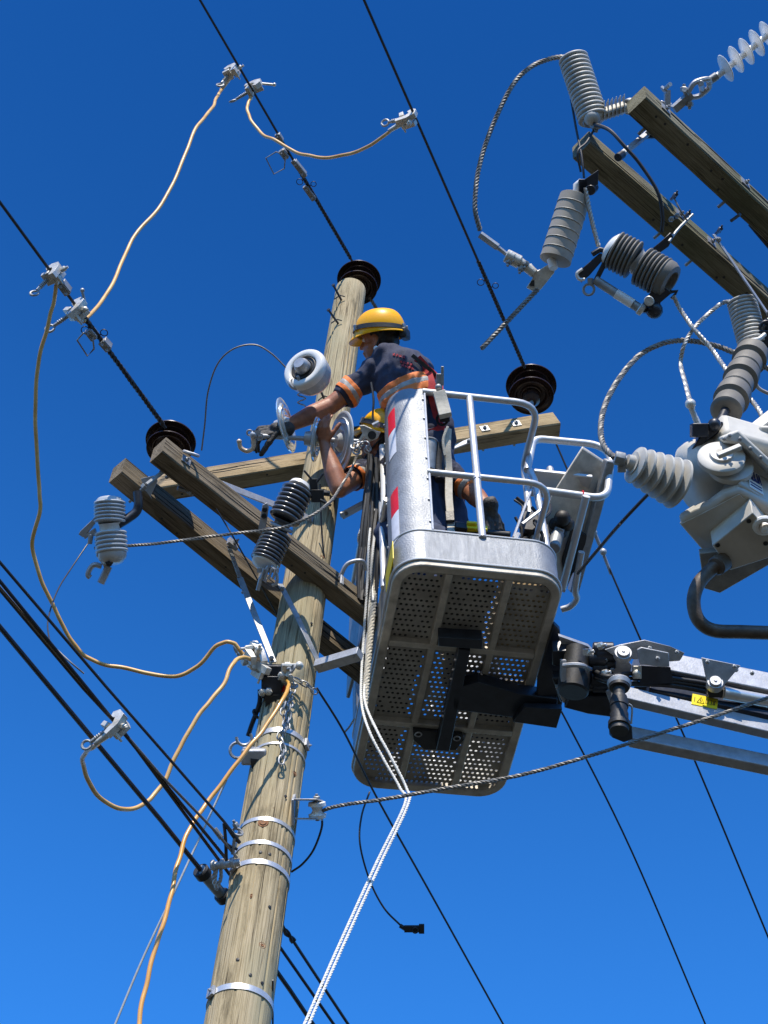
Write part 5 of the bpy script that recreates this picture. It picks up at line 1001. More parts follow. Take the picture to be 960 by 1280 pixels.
mb.box(G(664, 660, .4), BX * .05, BY * .05, BZ * .07); mb.box(G(676, 672, .4), BX * .03, BY * .05, BZ * .05); solo('tool_bundle', mb, M['black'], 'tangle of black tools and leads in the right corner of the platform', 'tools', None, .003)
mb = MB(); mb.bar(G(653, 655, .3), G(678, 636, .3), .012, .012); mb.tube([G(642, 672, .3), G(664, 612, .3)], .008, 8); mb.tube([G(640, 684, .25), G(648, 668, .25)], .014, 8); solo('tool_shafts', mb, M['galv'], 'bright metal tool shafts leaning in the right corner of the platform', 'tools')
# cross beams beneath the floor and mount
fm = thing('boom_mount', 'dark blue black steel carrier under the platform floor joining it to the boom', 'carrier', B(.5, 1, -.1))
def U(x, y, z=-.09): return BP(x, y, 2, z)
mb = MB(); mb.prism([U(574, 812), U(588, 814), U(562, 940), U(545, 938)], BZ * .07); part('long_beam', mb, M['dark'], fm, .004)
mb = MB(); mb.prism([U(548, 797), U(603, 800), U(603, 812), U(548, 808)], BZ * .07); part('end_beam', mb, M['dark'], fm, .004)
mb = MB(); mb.prism([U(516, 912, -.04), U(578, 918, -.04), U(580, 925, -.04), U(570, 938, -.04), U(530, 937, -.04), U(517, 925, -.04)], BZ * .02); ed = part('end_plate', mb, M['black'], fm, .002)
mb = MB(); [mb.mark().ring(U(x, y, -.045), BZ, .016, .004, 12, 6) for x, y in ((523, 918), (571, 923))]; part('plate_bolt', mb, M['galv'], ed)
mb = MB(); mb.prism([U(566, 862), U(598, 853), U(650, 868), U(697, 874), U(695, 904), U(640, 897), U(566, 887)], BZ * .07); part('cross_beam', mb, M['dark'], fm, .004)
mb = MB(); mb.prism([U(692, 780, -.02), U(700, 788, -.02), U(706, 868, -.06), U(697, 903, -.1), U(670, 895, -.1), U(672, 850, -.06)], BZ * .03); part('side_plate', mb, M['dark'], fm, .004)
mb = MB(); mb.prism([U(655, 878, -.1), U(702, 880, -.1), U(695, 904, -.1), U(640, 896, -.1)], -BZ * .035); part('beam_foot', mb, M['dark'], fm, .003)
zj = P(730, 830, 8.35).z
def J(x, y, dz=0): return H(x, y, zj + dz)
mb = MB(); mb.prism([J(698, 795, .05), J(735, 808, .05), J(741, 814, .05), J(705, 814, .05)], V((0, 0, .02))); mb.prism([J(694, 859, -.08), J(752, 862, -.08), J(738, 872, -.08), J(704, 879, -.08)], V((0, 0, .02))); part('gusset_plate', mb, M['galv'], fm, .002)
mb = MB(); mb.prism([J(704, 866, -.084), J(719, 864, -.084), J(716, 871, -.084), J(706, 873, -.084)], V((0, 0, -.002))); part('gusset_slot', mb, M['black'], fm)
mb = MB(); mb.prism([J(690, 814, .0), J(718, 814, .0), J(718, 836, 0), J(690, 832, 0)], V((0, 0, .08))); mb.prism([J(690, 848, -.05), J(772, 846, -.05), J(775, 885, -.05), J(700, 878, -.05)], V((0, 0, .06))); mb.prism([J(705, 885, -.12), J(735, 893, -.12), J(766, 897, -.12), J(765, 870, -.12), J(712, 872, -.12)], V((0, 0, .05))); part('carrier_block', mb, M['dark'], fm, .006)
mb = MB(); c = P(722, 812, 8.35); e = P(716, 866, 8.2); mb.cyl(c, c.lerp(e, .45), .062, 24); mb.cyl(c.lerp(e, .42), e, .074, 24); part('rotator', mb, M['black'], fm)
mb = MB(); mb.tube(smooth_pts([P(704, 832, 8.15), P(716, 831, 8.13), P(728, 832, 8.13), P(736, 836, 8.2)]), .012, 8); mb.box(P(704, 838, 8.2), RT * .012, UP * .05, FW * .03); part('hose_fitting', mb, M['galv'], fm)
rnd = random.Random(5)
mb = MB()
for i in range(9): a = P(735 + rnd.random() * 10, 812 + i * 6, 8.3); mb.cyl(a, a + RT * rnd.uniform(.06, .11), rnd.uniform(.022, .04), 10)
part('hydraulic_fitting', mb, M['dark'], fm)
mb = MB(); [bolt(mb, P(x, y, 8.2), RT - FW * .6 + UP * .3, .018, .025, True) for x, y in ((733, 816), (754, 842), (760, 850), (748, 808))]; mb.box(P(733, 815, 8.2), RT * .016, UP * .014, FW * .02); part('bolt_head', mb, M['band'], fm)

# ------------------------------------------------------------------ boom
bm = thing('boom_lift_arm', 'grey galvanised boom arms reaching in from the right to the platform', 'boom', P(850, 850, 8.4))
def edge_beam(name, pa, pb, w_, h, m='galv', par=None, bev=.006, up=V((0, 0, 1))):
    pa, pb = V(pa), V(pb); d = (pb - pa).normalized(); n_ = d.cross(up).normalized()
    if n_.y < 0: n_ = -n_
    u = (up - d * up.dot(d)).normalized(); mb = MB(); mb.box((pa + pb) / 2 + n_ * w_ / 2 + u * h / 2, d * ((pb - pa).length / 2), n_ * w_ / 2, u * h / 2); return part(name, mb, M[m], par or bm, bev), d, n_, u
zb1 = P(800, 830, 8.35).z
o1, db1, nb1, ub1 = edge_beam('upper_arm', H(800, 830, zb1), H(1010, 872, zb1), .14, .13)
edge_beam('upper_arm_painted_shade', H(804, 834, zb1 - .01), H(1010, 880, zb1 - .01) , .16, .008, 'dark')  # thin dark sheet standing for the shade on the upper arm's underside
edge_beam('inner_cylinder', H(812, 862, zb1 - .12), H(1010, 905, zb1 - .12), .05, .06, 'dark')
zb2 = P(860, 880, 8.1).z
edge_beam('middle_arm', H(768, 869, zb2), H(1010, 926, zb2), .05, .085)
zb3 = P(860, 930, 8.1).z
edge_beam('lower_arm', H(790, 923, zb3), H(1010, 968, zb3), .06, .085)
# knuckle
kn = [P(756, 812, 8.25), P(775, 806, 8.25), P(806, 800, 8.25), P(838, 808, 8.27), P(856, 816, 8.3), P(850, 826, 8.3), P(838, 827, 8.29), P(800, 824, 8.26), P(774, 824, 8.25)]
part('knuckle_plate', MB().prism(kn, FW * .02), M['galv'], bm, .003)
part('pivot_plate', MB().prism([P(750, 815, 8.3), P(775, 812, 8.3), P(790, 832, 8.3), P(786, 850, 8.3), P(770, 866, 8.3), P(752, 866, 8.3), P(746, 840, 8.3)], FW * .02), M['galv'], bm, .003)
part('link_plate', MB().prism([P(757, 864, 8.26), P(768, 858, 8.26), P(772, 880, 8.26), P(767, 890, 8.26)], FW * .02), M['galv'], bm, .003)
mb = MB(); mb.prism([P(797, 812, 8.2), P(802, 809, 8.2), P(836, 816, 8.2), P(837, 833, 8.2), P(828, 834, 8.2), P(800, 830, 8.2)], FW * .03); part('stop_block', mb, M['galv'], bm, .003)
mb = MB(); mb.prism([P(799, 832, 8.25), P(838, 834, 8.25), P(842, 854, 8.25), P(800, 856, 8.25)], FW * .05); part('stop_recess', mb, M['dark'], bm)
def pivot(x, y, d, r, name='pivot_pin'):
    c = P(x, y, d); nv_ = (-FW * .75 + UP * .7).normalized(); mb = MB(); mb.lathe(c - nv_ * .03, c + nv_, [(0, r * 1.5), (.03, r * 1.5), (.034, r * 1.4), (.034, r * 1.1), (.042, r * 1.1), (.046, r), (.046, r * .3), (.05, r * .28), (.05, r * .05)], 28); return part(name, mb, M['galv'], bm)
pivot(779, 816, 8.22, .028); pivot(894, 853, 8.2, .026)
part('pin_bracket', MB().prism([P(877, 822, 8.22), P(926, 832, 8.22), P(904, 858, 8.2), P(895, 864, 8.2), P(885, 858, 8.2)], FW * .015), M['galv'], bm, .002)
mb = MB(); mb.prism([P(884, 860, 8.22), P(904, 862, 8.22), P(905, 872, 8.22), P(886, 872, 8.22)], FW * .06); part('pin_recess', mb, M['black'], bm)
mb = MB(); mb.tube([P(904, 866, 8.22), P(1000, 884, 8.3)], .03, 16); part('cylinder_rod', mb, M['band'], bm)
cyl = part('leveling_cylinder', MB().lathe(P(774, 850, 8.05), P(774, 925, 7.8), [(0, .04), (.004, .045), (.05, .045), (.052, .027), (.1, .027), (.102, .036), (.12, .038), (.122, .042), (.16, .042), (.162, .038), (.2, .038), (.202, .042), (.25, .042), (.252, .05), (.275, .05), (.277, .042), (.30, .042)], 28), M['black'], bm)
mb = MB(); c = P(774, 852, 8.05); nv_ = (c - P(774, 925, 7.8)).normalized(); mb.lathe(c - nv_ * .03, c + nv_, [(0, .05), (.02, .056), (.03, .05), (.034, .03), (.03, .02)], 28); part('cap', mb, M['galv'], cyl)
mb = MB(); mb.prism([P(764, 905, 8.0), P(790, 907, 8.0), P(791, 924, 8.0), P(780, 928, 8.0), P(765, 922, 8.0)], FW * .1); part('cylinder_foot', mb, M['black'], bm, .004)
part('hose', MB().tube(smooth_pts([P(786, 880, 7.98), P(790, 885, 7.98), P(789, 905, 7.97)]), .005, 8), M['galv'], bm)
mb = MB(); mb.ball(P(796, 842, 8.22), .02); mb.box(P(796, 840, 8.24), RT * .02, UP * .03, FW * .02); part('lug', mb, M['bronze'], bm, .003)
for k, (y0, y1, r_) in enumerate(((846, 872, .011), (850, 877, .009), (855, 884, .012))):
    q = [P(742, 838 + k * 4, 8.3), P(760, 846 + k * 3, 8.12), P(790, y0 - 4 + k * 2, 8.25), P(840, y0 + 2, 8.3), P(900, y0 + 12 + k, 8.33), P(1000, y1 + 14, 8.4)]
    part('hydraulic_hose', MB().tube(smooth_pts(q), r_, 10), M['black'], bm)
mb = MB()
for (x, y, d_) in ((812, 811, 8.24), (846, 816, 8.24), (765, 838, 8.28), (757, 826, 8.28), (822, 824, 8.19), (920, 838, 8.3), (940, 842, 8.3), (884, 828, 8.2), (918, 834, 8.2)): bolt(mb, P(x, y, d_), (-FW + UP * .6), .011, .012, True)
part('bolt_head', mb, M['galv_d'], bm)
# yellow label on the middle arm
a = H(864, 880, zb2 + .02); dm = (H(1010, 926, zb2) - H(768, 869, zb2)).normalized(); um = V((0, 0, 1)); nm = dm.cross(um).normalized(); nm = nm if nm.y < 0 else -nm
def on_arm(px, py):                      # point of the middle arm's near face
    p0 = H(768, 869, zb2); r = ray(px, py); t_ = (p0 - CAM).dot(nm) / r.dot(nm); return CAM + r * t_
q4 = [on_arm(865.5, 867.5), on_arm(897.5, 874), on_arm(896, 887), on_arm(864, 880.5)]
lb = part('warning_label', MB().prism([p + nm * .001 for p in q4], nm * .002), M['yellow'], bm)
mb = MB()
def yl(u, v): return (q4[3].lerp(q4[2], u)).lerp(q4[0].lerp(q4[1], u), v) + nm * .004
def ys(pts, w_=.0016, cl=False): mb.tube([yl(*p) for p in pts], w_, 5, closed=cl, smooth=False)
ys([(.2, .25), (.34, .8), (.48, .25)], cl=True); ys([(.34, .6), (.32, .48), (.36, .44), (.34, .35)]); ys([(.54, .3), (.54, .8)]); ys([(.62, .3), (.62, .7), (.76, .7), (.76, .3)], cl=True); ys([(.82, .3), (.9, .7)]); ys([(.9, .3), (.82, .65)]); ys([(.1, .3), (.1, .7)])
part('label_print', mb, M['black'], lb)

# ------------------------------------------------------------------ ropes on the left of the platform
def rope(pts, label, r=.0064): 
    mb = MB(); mb.strand([P(*p) for p in pts], r, 3, .045, .009, 6, 380); return solo('rope', mb, M['rope'], label, 'rope', 'white ropes hanging at the platform')
dl = 8.75
rope([(466, 636, 9.0), (461, 680, dl), (459, 730, 8.65), (455, 790, 8.5), (452, 840, 8.3), (452, 880, 8.1), (462, 915, 7.9), (480, 950, 7.8), (500, 985, 7.7), (506, 1005, 7.6), (470, 1080, 7.3), (420, 1190, 6.9), (372, 1300, 6.5)], 'white rope hanging down the platform side and off the bottom edge, left strand')
rope([(472, 640, 9.0), (466, 690, dl), (462, 740, 8.65), (460, 800, 8.5), (456, 850, 8.3), (457, 880, 8.1), (472, 915, 7.9), (488, 945, 7.8), (508, 985, 7.7), (510, 1006, 7.6), (475, 1081, 7.3), (426, 1189, 6.9), (377.5, 1300, 6.5)], 'white rope hanging down the platform side and off the bottom edge, right strand')
rope([(470, 636, 8.95), (458, 648, 8.9), (450, 664, 8.85), (448, 676, 8.85), (455, 687, 8.85), (464, 684, 8.9), (469, 666, 8.9), (469, 645, 8.95), (466, 637, 8.95)], 'white rope loop hanging beside the kneeling worker')
rope([(474, 638, 9.0), (474, 700, 8.8), (470, 750, 8.7), (462, 830, 8.4), (459, 870, 8.25)], 'third rope strand close to the platform side')
mb = MB(); mb.strand([P(478, 655, 8.85), P(474, 700, 8.8), P(466, 760, 8.6), P(458, 850, 8.3), P(455, 890, 8.15)], .016, 4, .08, .012, 6, 200); solo('webbing_sling', mb, M['webbing'], 'beige sling hanging among the white ropes', 'sling')
mb = MB(); a = P(479, 560, 9.15); mb.tube([P(478, 558, 9.2), P(480, 605, 9.0), P(481, 700, 8.7)], .018, 12); solo('pole_tool', mb, M['white'], 'white tool shaft standing at the left side of the platform', 'tool')
mb = MB(); rnd = random.Random(11)
for i in range(13):
    x = rnd.uniform(458, 482); q = [P(x + rnd.uniform(-3, 3) - k * 3, 575 + k * 45 + rnd.uniform(-8, 8), 9.1 - k * .12) for k in range(5)]; mb.tube(smooth_pts(q), rnd.uniform(.006, .016), 7)
solo('hose_bundle', mb, M['black'], 'black leads and straps bundled over the left side of the platform', 'hoses')
mb = MB(); mb.prism([B(-.03, .5, .9), B(-.02, .5, .25), B(-.05, 1.2, .25), B(-.03, 1.2, .85)], BX * -.02); solo('hanging_sheet', mb, M['galv_d'], 'grey insulating blanket hung on the left railing', 'blanket', None, .006)

# ------------------------------------------------------------------ people
DG = None
def blob(name, caps, parent, m, voxel=.008, smooth_it=4, balls=(), disp=0.0, dscale=6.0, seed=0, extra=None):
    """one continuous surface grown from tapered limbs"""
    mb = MB()
    for c in caps: mb.caps_(c[0], c[1], c[2], c[3])
    for b_ in balls:
        if len(b_) == 2: mb.ball(b_[0], b_[1])
        else: mb.ball(b_[0], 1, b_[1:4])
    if extra: extra(mb)
    bs = wbase(parent); me = mb.mesh(name, bs); o = bpy.data.objects.new(name, me); sc.collection.objects.link(o)
    r = o.modifiers.new('r', 'REMESH'); r.mode = 'VOXEL'; r.voxel_size = voxel; r.use_smooth_shade = True
    s = o.modifiers.new('s', 'SMOOTH'); s.factor = .5; s.iterations = smooth_it
    dg = bpy.context.evaluated_depsgraph_get(); m2 = bpy.data.meshes.new_from_object(o.evaluated_get(dg)); bpy.data.objects.remove(o)
    m2.name = name; m2.materials.clear()
    if disp:
        co = [v.co.copy() for v in m2.vertices]; nr = [v.normal.copy() for v in m2.vertices]
        for v, c, n_ in zip(m2.vertices, co, nr):
            k = noise.noise((c + V((seed, 0, 0))) * dscale) + .5 * noise.noise((c + V((0, seed, 0))) * dscale * 2.3) + .7 * (abs(noise.noise(V((c.x * dscale * 2, c.y * dscale * 2, c.z * dscale * .7 + seed)))) - .3)
            v.co = c + n_ * disp * k
    for p in m2.polygons: p.use_smooth = True
    return link(name, m2, M[m], parent)
def cut(o, keep):                        # drop the faces of a cloth mesh where keep(world point) is false
    import bmesh
    bs = wbase(o.parent); bm_ = bmesh.new(); bm_.from_mesh(o.data)
    bmesh.ops.delete(bm_, geom=[f for f in bm_.faces if not keep(f.calc_center_median() + bs)], context='FACES'); bm_.to_mesh(o.data); bm_.free()
def band(o, slab, off, m, name, parent, skip=None):  # strip of cloth sewn on top of a garment, cut square by two planes
    import bmesh
    a, b, s0, s1, rmax = slab; a = V(a); d = (V(b) - a).normalized(); bs = wbase(o.parent); bm_ = bmesh.new(); bm_.from_mesh(o.data)
    for s_, inner in ((s0, False), (s1, True)):
        bmesh.ops.bisect_plane(bm_, geom=bm_.verts[:] + bm_.edges[:] + bm_.faces[:], plane_co=a + d * s_ - bs, plane_no=d, clear_inner=not inner, clear_outer=inner)
    def bad(f):
        p = f.calc_center_median() + bs; k = (p - a).dot(d); return (p - a - d * k).length > rmax or (skip and skip(p))
    bmesh.ops.delete(bm_, geom=[f for f in bm_.faces if bad(f)], context='FACES'); bm_.normal_update()
    for v in bm_.verts: v.co += v.normal * off
    me = bpy.data.meshes.new(name); bm_.to_mesh(me); bm_.free()
    for p in me.polygons: p.use_smooth = True
    ob = link(name, me, M[m], parent); sol = ob.modifiers.new('t', 'SOLIDIFY'); sol.thickness = .002; sol.offset = 1; return ob
def shear_off(o, a, b, s1, rmax):          # cut a sleeve square at its hem
    import bmesh
    a = V(a); d = (V(b) - a).normalized(); bs = wbase(o.parent); bm_ = bmesh.new(); bm_.from_mesh(o.data); near = set()
    for f in bm_.faces:
        p = f.calc_center_median() + bs; k = (p - a).dot(d)
        if k > s1 - .03 and (p - a - d * k).length < rmax: near.add(f)
    g = list(near) + list({e for f in near for e in f.edges}) + list({v for f in near for v in f.verts})
    r = bmesh.ops.bisect_plane(bm_, geom=g, plane_co=a + d * s1 - bs, plane_no=d)
    kill = [f for f in bm_.faces if (lambda p: (p - a).dot(d) > s1 and (p - a - d * (p - a).dot(d)).length < rmax)(f.calc_center_median() + bs)]
    bmesh.ops.delete(bm_, geom=kill, context='FACES'); bm_.to_mesh(o.data); bm_.free()
    sol = o.modifiers.new('t', 'SOLIDIFY'); sol.thickness = .004; sol.offset = -1
def between(a, b, s0, s1, rmax=1.0):      # slab test along ab, s in metres
    a = V(a); d = (V(b) - a); L = d.length; d.normalize()
    def f(p): s = (p - a).dot(d); return s0 <= s <= s1 and (p - a - d * s).length < rmax
    return f
def hand_caps(wr, d, pal, curl, s=1.0, spread=.1, thumb=1):
    """palm and five fingers: wrist, direction, palm normal, curl in radians per joint"""
    wr = V(wr); d = V(d).normalized(); pal = V(pal); pal = (pal - d * pal.dot(d)).normalized(); sd_ = d.cross(pal); caps = []
    for k in range(4): caps.append((wr + d * .01 * s + sd_ * (k - 1.5) * .012 * s, wr + d * .085 * s + sd_ * (k - 1.5) * .021 * s, .015 * s, .0125 * s))
    tips = []
    for k, (l, r) in enumerate(((.066, .0095), (.078, .0100), (.073, .0098), (.058, .0088))):
        p = wr + d * .088 * s + sd_ * (k - 1.5) * .0215 * s; f = (d + sd_ * (k - 1.5) * spread).normalized(); a = curl * (.75 + .12 * k)
        for seg, (sl, rr_) in enumerate(((.45, 1), (.32, .92), (.26, .82))):
            f = (f * math.cos(a) + pal * math.sin(a)).normalized(); f2 = p + f * l * sl * s * 1.05; caps.append((p, f2, r * rr_ * s, r * rr_ * .94 * s)); p = f2
        tips.append(p)
    p = wr + d * .025 * s + sd_ * thumb * -.028 * s; f = (d * .75 - sd_ * thumb * .6 + pal * .35).normalized()
    for l in (.04, .032, .026):
        q = p + f * l * s; caps.append((p, q, .0125 * s, .0105 * s)); p = q; f = (f + pal * .35 + d * .25).normalized()
    return caps
def head(pt, fw, up_, cen, s=1.0, tilt=0):
    """returns frame"""
    fw = V(fw).normalized(); up_ = V(up_); up_ = (up_ - fw * up_.dot(fw)).normalized(); sd_ = fw.cross(up_); return fw, up_, sd_
def person(label, loc, J, hf, hu, hc, bare_left=False, trousers=True, extra_skin=None):
    t = thing('person', label, 'person', loc, None)
    fw, up_, sd_ = head(None, hf, hu, hc)
    c = V(hc); caps = []; balls = []
    def hp(x, y, z): return c + fw * x + sd_ * y + up_ * z
    balls += [(hp(-.012, 0, .03), fw * .098, sd_ * .077, up_ * .1), (hp(.025, 0, -.035), fw * .066, sd_ * .058, up_ * .078)]
    caps += [(hp(.03, 0, -.07), hp(.062, 0, -.093), .036, .022), (hp(.086, 0, .012), hp(.104, 0, -.022), .009, .0125), (hp(.09, -.009, -.025), hp(.09, .009, -.025), .009, .009),
             (hp(.084, -.02, -.058), hp(.084, .02, -.058), .0085, .0085), (hp(.081, -.017, -.069), hp(.081, .017, -.069), .008, .008), (hp(.078, -.035, .034), hp(.078, .035, .034), .011, .011),
             (hp(-.02, .04, -.08), hp(.05, .02, -.09), .018, .016), (hp(-.02, -.04, -.08), hp(.05, -.02, -.09), .018, .016), (hp(-.01, .052, -.03), hp(.04, .045, -.03), .02, .018), (hp(-.01, -.052, -.03), hp(.04, -.045, -.03), .02, .018)]
    for s_ in (-1, 1):
        balls.append((hp(-.008, s_ * .078, -.012), (fw * .8 + up_ * .2) * .019, (sd_ * s_ * .7 - fw * .5) * .008, up_ * .032)); caps.append((hp(-.002, s_ * .077, -.035), hp(-.008, s_ * .076, -.02), .008, .009))
    caps.append((hp(-.03, 0, -.06), J['neck'], .052, .056))
    b = J; hipw = (b['hipR'] - b['hipL']).normalized()
    caps += [(b['neck'], b['chest'], .055, .11), (b['shL'], b['shR'], .055, .055), (b['chest'], b['waist'], .125, .115), (b['waist'], (b['hipL'] + b['hipR']) / 2, .115, .12), (b['hipL'], b['hipR'], .1, .1)]
    for k in 'LR':
        el, wr, sh = b['el' + k], b['wr' + k], b['sh' + k]
        caps += [(sh, el, .058, .048), (el, el.lerp(wr, .35), .049, .052), (el.lerp(wr, .35), wr, .052, .031), (b['hip' + k], b['kn' + k], .085, .058), (b['kn' + k], b['an' + k], .055, .038)]
    caps += hand_caps(*b['handL']) + hand_caps(*b['handR'])
    body = blob('body', caps, t, 'skin', .0062, 3, balls)
    # eyes, brows and hair
    for s_ in (-1, 1):
        m_ = MB(); m_.ball(hp(.074, s_ * .03, .012), .011); e = part('eye', m_, M['eye'], t); m_ = MB(); m_.ball(hp(.081, s_ * .0305, .012), .0055); part('iris', m_, M['black'], e)
    blob('hair', [(hp(-.07, -.03, -.01), hp(-.07, .03, -.01), .036, .036), (hp(-.055, .0, -.04), hp(-.04, 0, -.075), .04, .03), (hp(-.035, .06, .02), hp(-.03, .06, -.02), .03, .02), (hp(-.035, -.06, .02), hp(-.03, -.06, -.02), .03, .02)], t, 'hair', .007, 3, [(hp(-.02, 0, .045), fw * .1, sd_ * .083, up_ * .09)], .004, 40)
    return t, body, hp, fw, up_, sd_
def helmet(t, hp, fw, up_, sd_, label_strap=True):
    hl = thing('helmet', '', 'helmet', hp(0, 0, .08)); 
    return hl
def helmet_on(hp, fw, up_, sd_, label):
    o0 = hp(-.008, 0, .035); t = thing('safety_helmet', label, 'helmet', o0); mb = MB(); seg = 48; prof = []
    def E(a, R, z, ex=1.0): return o0 + fw * (math.cos(a) * R * 1.14 * ex) + sd_ * (math.sin(a) * R * .93) + up_ * z
    rings = []
    for i in range(15):
        th = PI / 2 * i / 14; rings.append((.124 * math.cos(th) ** .72 if i < 14 else .001, .012 + .132 * math.sin(th) ** 1.0))
    vs = []
    def brim(a): return .004 + .026 * max(0, math.cos(a)) ** 3 + .006 * max(0, -math.cos(a))
    for k in range(seg): a = 2 * PI * k / seg; vs.append(E(a, .118, .006))
    for k in range(seg): a = 2 * PI * k / seg; vs.append(E(a, .124 + brim(a), -.012 - .018 * max(0, math.cos(a)) ** 2))
    for k in range(seg): a = 2 * PI * k / seg; vs.append(E(a, .126 + brim(a), -.008 - .018 * max(0, math.cos(a)) ** 2))
    for (R, z) in rings:
        for k in range(seg): a = 2 * PI * k / seg; rd = 1 + (.03 * math.exp(-((math.sin(a)) / .16) ** 2) * math.sin(min(1, z / .1) * PI * .6) if z > .03 else 0); vs.append(E(a, R, z * rd))
    nr_ = 3 + len(rings); fs = [(i * seg + k, i * seg + (k + 1) % seg, (i + 1) * seg + (k + 1) % seg, (i + 1) * seg + k) for i in range(nr_ - 1) for k in range(seg)]
    mb.add(vs, fs, None, True); part('shell', mb, M['helmet'], t)
    mb = MB(); vs = []; n = 48
    for k in range(n):
        a = 2 * PI * k / n; z = .028 + .014 * math.cos(a)
        for (dr, dz2) in ((.003, -.013), (.007, -.013), (.007, .013), (.003, .013)): vs.append(E(a, .1245 + dr - (.0 if dz2 < 0 else .006), z + dz2))
    fs = [(k * 4 + j, k * 4 + (j + 1) % 4, ((k + 1) % n) * 4 + (j + 1) % 4, ((k + 1) % n) * 4 + j) for k in range(n) for j in range(4)]; mb.add(vs, fs, None, True); part('lamp_strap', mb, M['black'], t)
    mb = MB()
    for a in (.7, -.7, 2.9, -2.9): mb.mark().box(E(a, .131, .03 + .012 * math.cos(a)), (fw * -math.sin(a) + sd_ * math.cos(a)) * .012, up_ * .016, (fw * math.cos(a) + sd_ * math.sin(a)) * .006)
    part('strap_buckle', mb, M['galv_d'], t, .002)
    mb = MB(); mb.box(E(PI, .12, -.015), sd_ * .045, up_ * .03, fw * .022); part('rear_pad', mb, M['black'], t, .012)
    mb = MB()
    for s_ in (-1, 1): mb.tube(smooth_pts([E(s_ * 2.0, .1, 0), hp(.0, s_ * .075, -.05), hp(.045, s_ * .03, -.108)]), .005, 6)
    mb.tube([hp(.045, .03, -.108), hp(.045, -.03, -.108)], .006, 6); part('chin_strap', mb, M['leather'], t)
    return t, E
# ---- standing worker
J1 = dict(neck=P(486, 444, 9.42), chest=P(505, 474, 9.35), waist=P(533, 548, 9.22), shL=P(470, 464, 9.42), shR=P(532, 480, 9.48), hipL=P(525, 600, 9.08), hipR=P(556, 600, 9.2),
          elL=P(412, 508, 9.33), wrL=P(352, 536, 9.15), elR=P(500, 532, 9.75), wrR=P(453, 541, 9.42), knL=P(530, 668, 8.85), knR=P(562, 668, 9.0), anL=B(.2, .32, .145), anR=B(.42, .5, .145))
J1['handL'] = (J1['wrL'], RT * -1 + UP * -.22, UP * -.7 + FW * .5, .42, 1.05, .1, -1)
J1['handR'] = (J1['wrR'], RT * -1 + UP * .15, FW * -.3 - UP * .9, .55, 1.0, .08, 1)
f1 = (-RT * .93 - UP * .12 + FW * .28)
w1, body1, hp1, a1, b1, c1 = person('standing worker in navy shirt with orange bands and yellow helmet, arm stretched to the left', P(545, 600, 9.1), J1, f1, UP + FW * .14 + RT * .08, P(474, 427, 9.5))
helmet_on(hp1, a1, b1, c1, 'bright yellow safety helmet with black lamp strap on the standing worker')
nv = (J1['shL'] - J1['elL'])
sh_caps = [(J1['neck'] - V((0, 0, .02)), J1['chest'], .09, .155), (J1['shL'], J1['shR'], .086, .09), (J1['chest'], J1['waist'], .166, .15), (J1['waist'], (J1['hipL'] + J1['hipR']) / 2, .142, .14), (J1['shL'], J1['shL'].lerp(J1['elL'], .66), .078, .068), (J1['shR'], J1['shR'].lerp(J1['elR'], .6), .078, .068)]
shirt1 = blob('shirt', sh_caps, w1, 'navy', .0075, 5, (), .017, 8, 3)
e_ = J1['shL'].lerp(J1['elL'], .66); dL_ = (J1['elL'] - J1['shL']).normalized(); LL = (e_ - J1['shL']).length
sl = between(J1['shL'], J1['elL'], LL - .07, LL + .035, .11)
shear_off(shirt1, J1['shL'], J1['elL'], LL + .035, .13)
for (s0, s1, m_) in ((LL - .06, LL - .035, 'orange'), (LL - .035, LL - .01, 'silver'), (LL - .01, LL + .012, 'orange')): band(shirt1, (J1['shL'], J1['elL'], s0, s1, .12), .003, m_, 'sleeve_band', w1)
LC = (J1['waist'] - J1['chest']).length
for (s0, s1, m_) in ((.055, .09, 'orange'), (.09, .118, 'silver'), (.118, .155, 'orange')): band(shirt1, (J1['chest'], J1['waist'], s0, s1, .2), .004, m_, 'chest_band', w1, between(J1['shL'], J1['elL'], .05, 1, .1))
blob('trousers', [(J1['waist'] - V((0, 0, .08)), (J1['hipL'] + J1['hipR']) / 2, .135, .14), (J1['hipL'], J1['knL'], .118, .09), (J1['knL'], J1['anL'], .092, .075), (J1['hipR'], J1['knR'], .118, .09), (J1['knR'], J1['anR'], .092, .075)], w1, 'jeans', .011, 4, (), .02, 7, 5)
for k in 'LR': a_ = J1['an' + k]; blob('boot', [(a_ + V((0, 0, .02)), a_ - V((0, 0, .045)), .05, .045), (a_ - V((0, 0, .05)), a_ - BZ * .055 + BY * .14, .045, .04)], w1, 'leather', .009)
gl = blob('glove', hand_caps(J1['handL'][0] + RT * .0, J1['handL'][1], J1['handL'][2], .95, 1.34, .03, -1) + [(J1['wrL'] + RT * .03, J1['wrL'] - RT * .03, .040, .036)], w1, 'glove', .0048, 2, (), .003, 40, 2)
gr_ = blob('glove', hand_caps(J1['handR'][0], J1['handR'][1], J1['handR'][2], .55, 1.22, .08, 1) + [(J1['wrR'] + RT * .03, J1['wrR'] - RT * .03, .04, .036)], w1, 'glove', .0048, 2, (), .003, 40, 4)
mb = MB(); mb.ring(J1['wrL'].lerp(J1['elL'], .12), J1['elL'] - J1['wrL'], .032, .003, 16, 6); part('wrist_band', mb, M['silver'], w1)
mb = MB(); mb.mark().ball(hp1(-.006, -.088, -.06), .014); mb.mark().ball(hp1(-.006, .088, -.06), .014); part('ear_tag', mb, M['white'], w1)
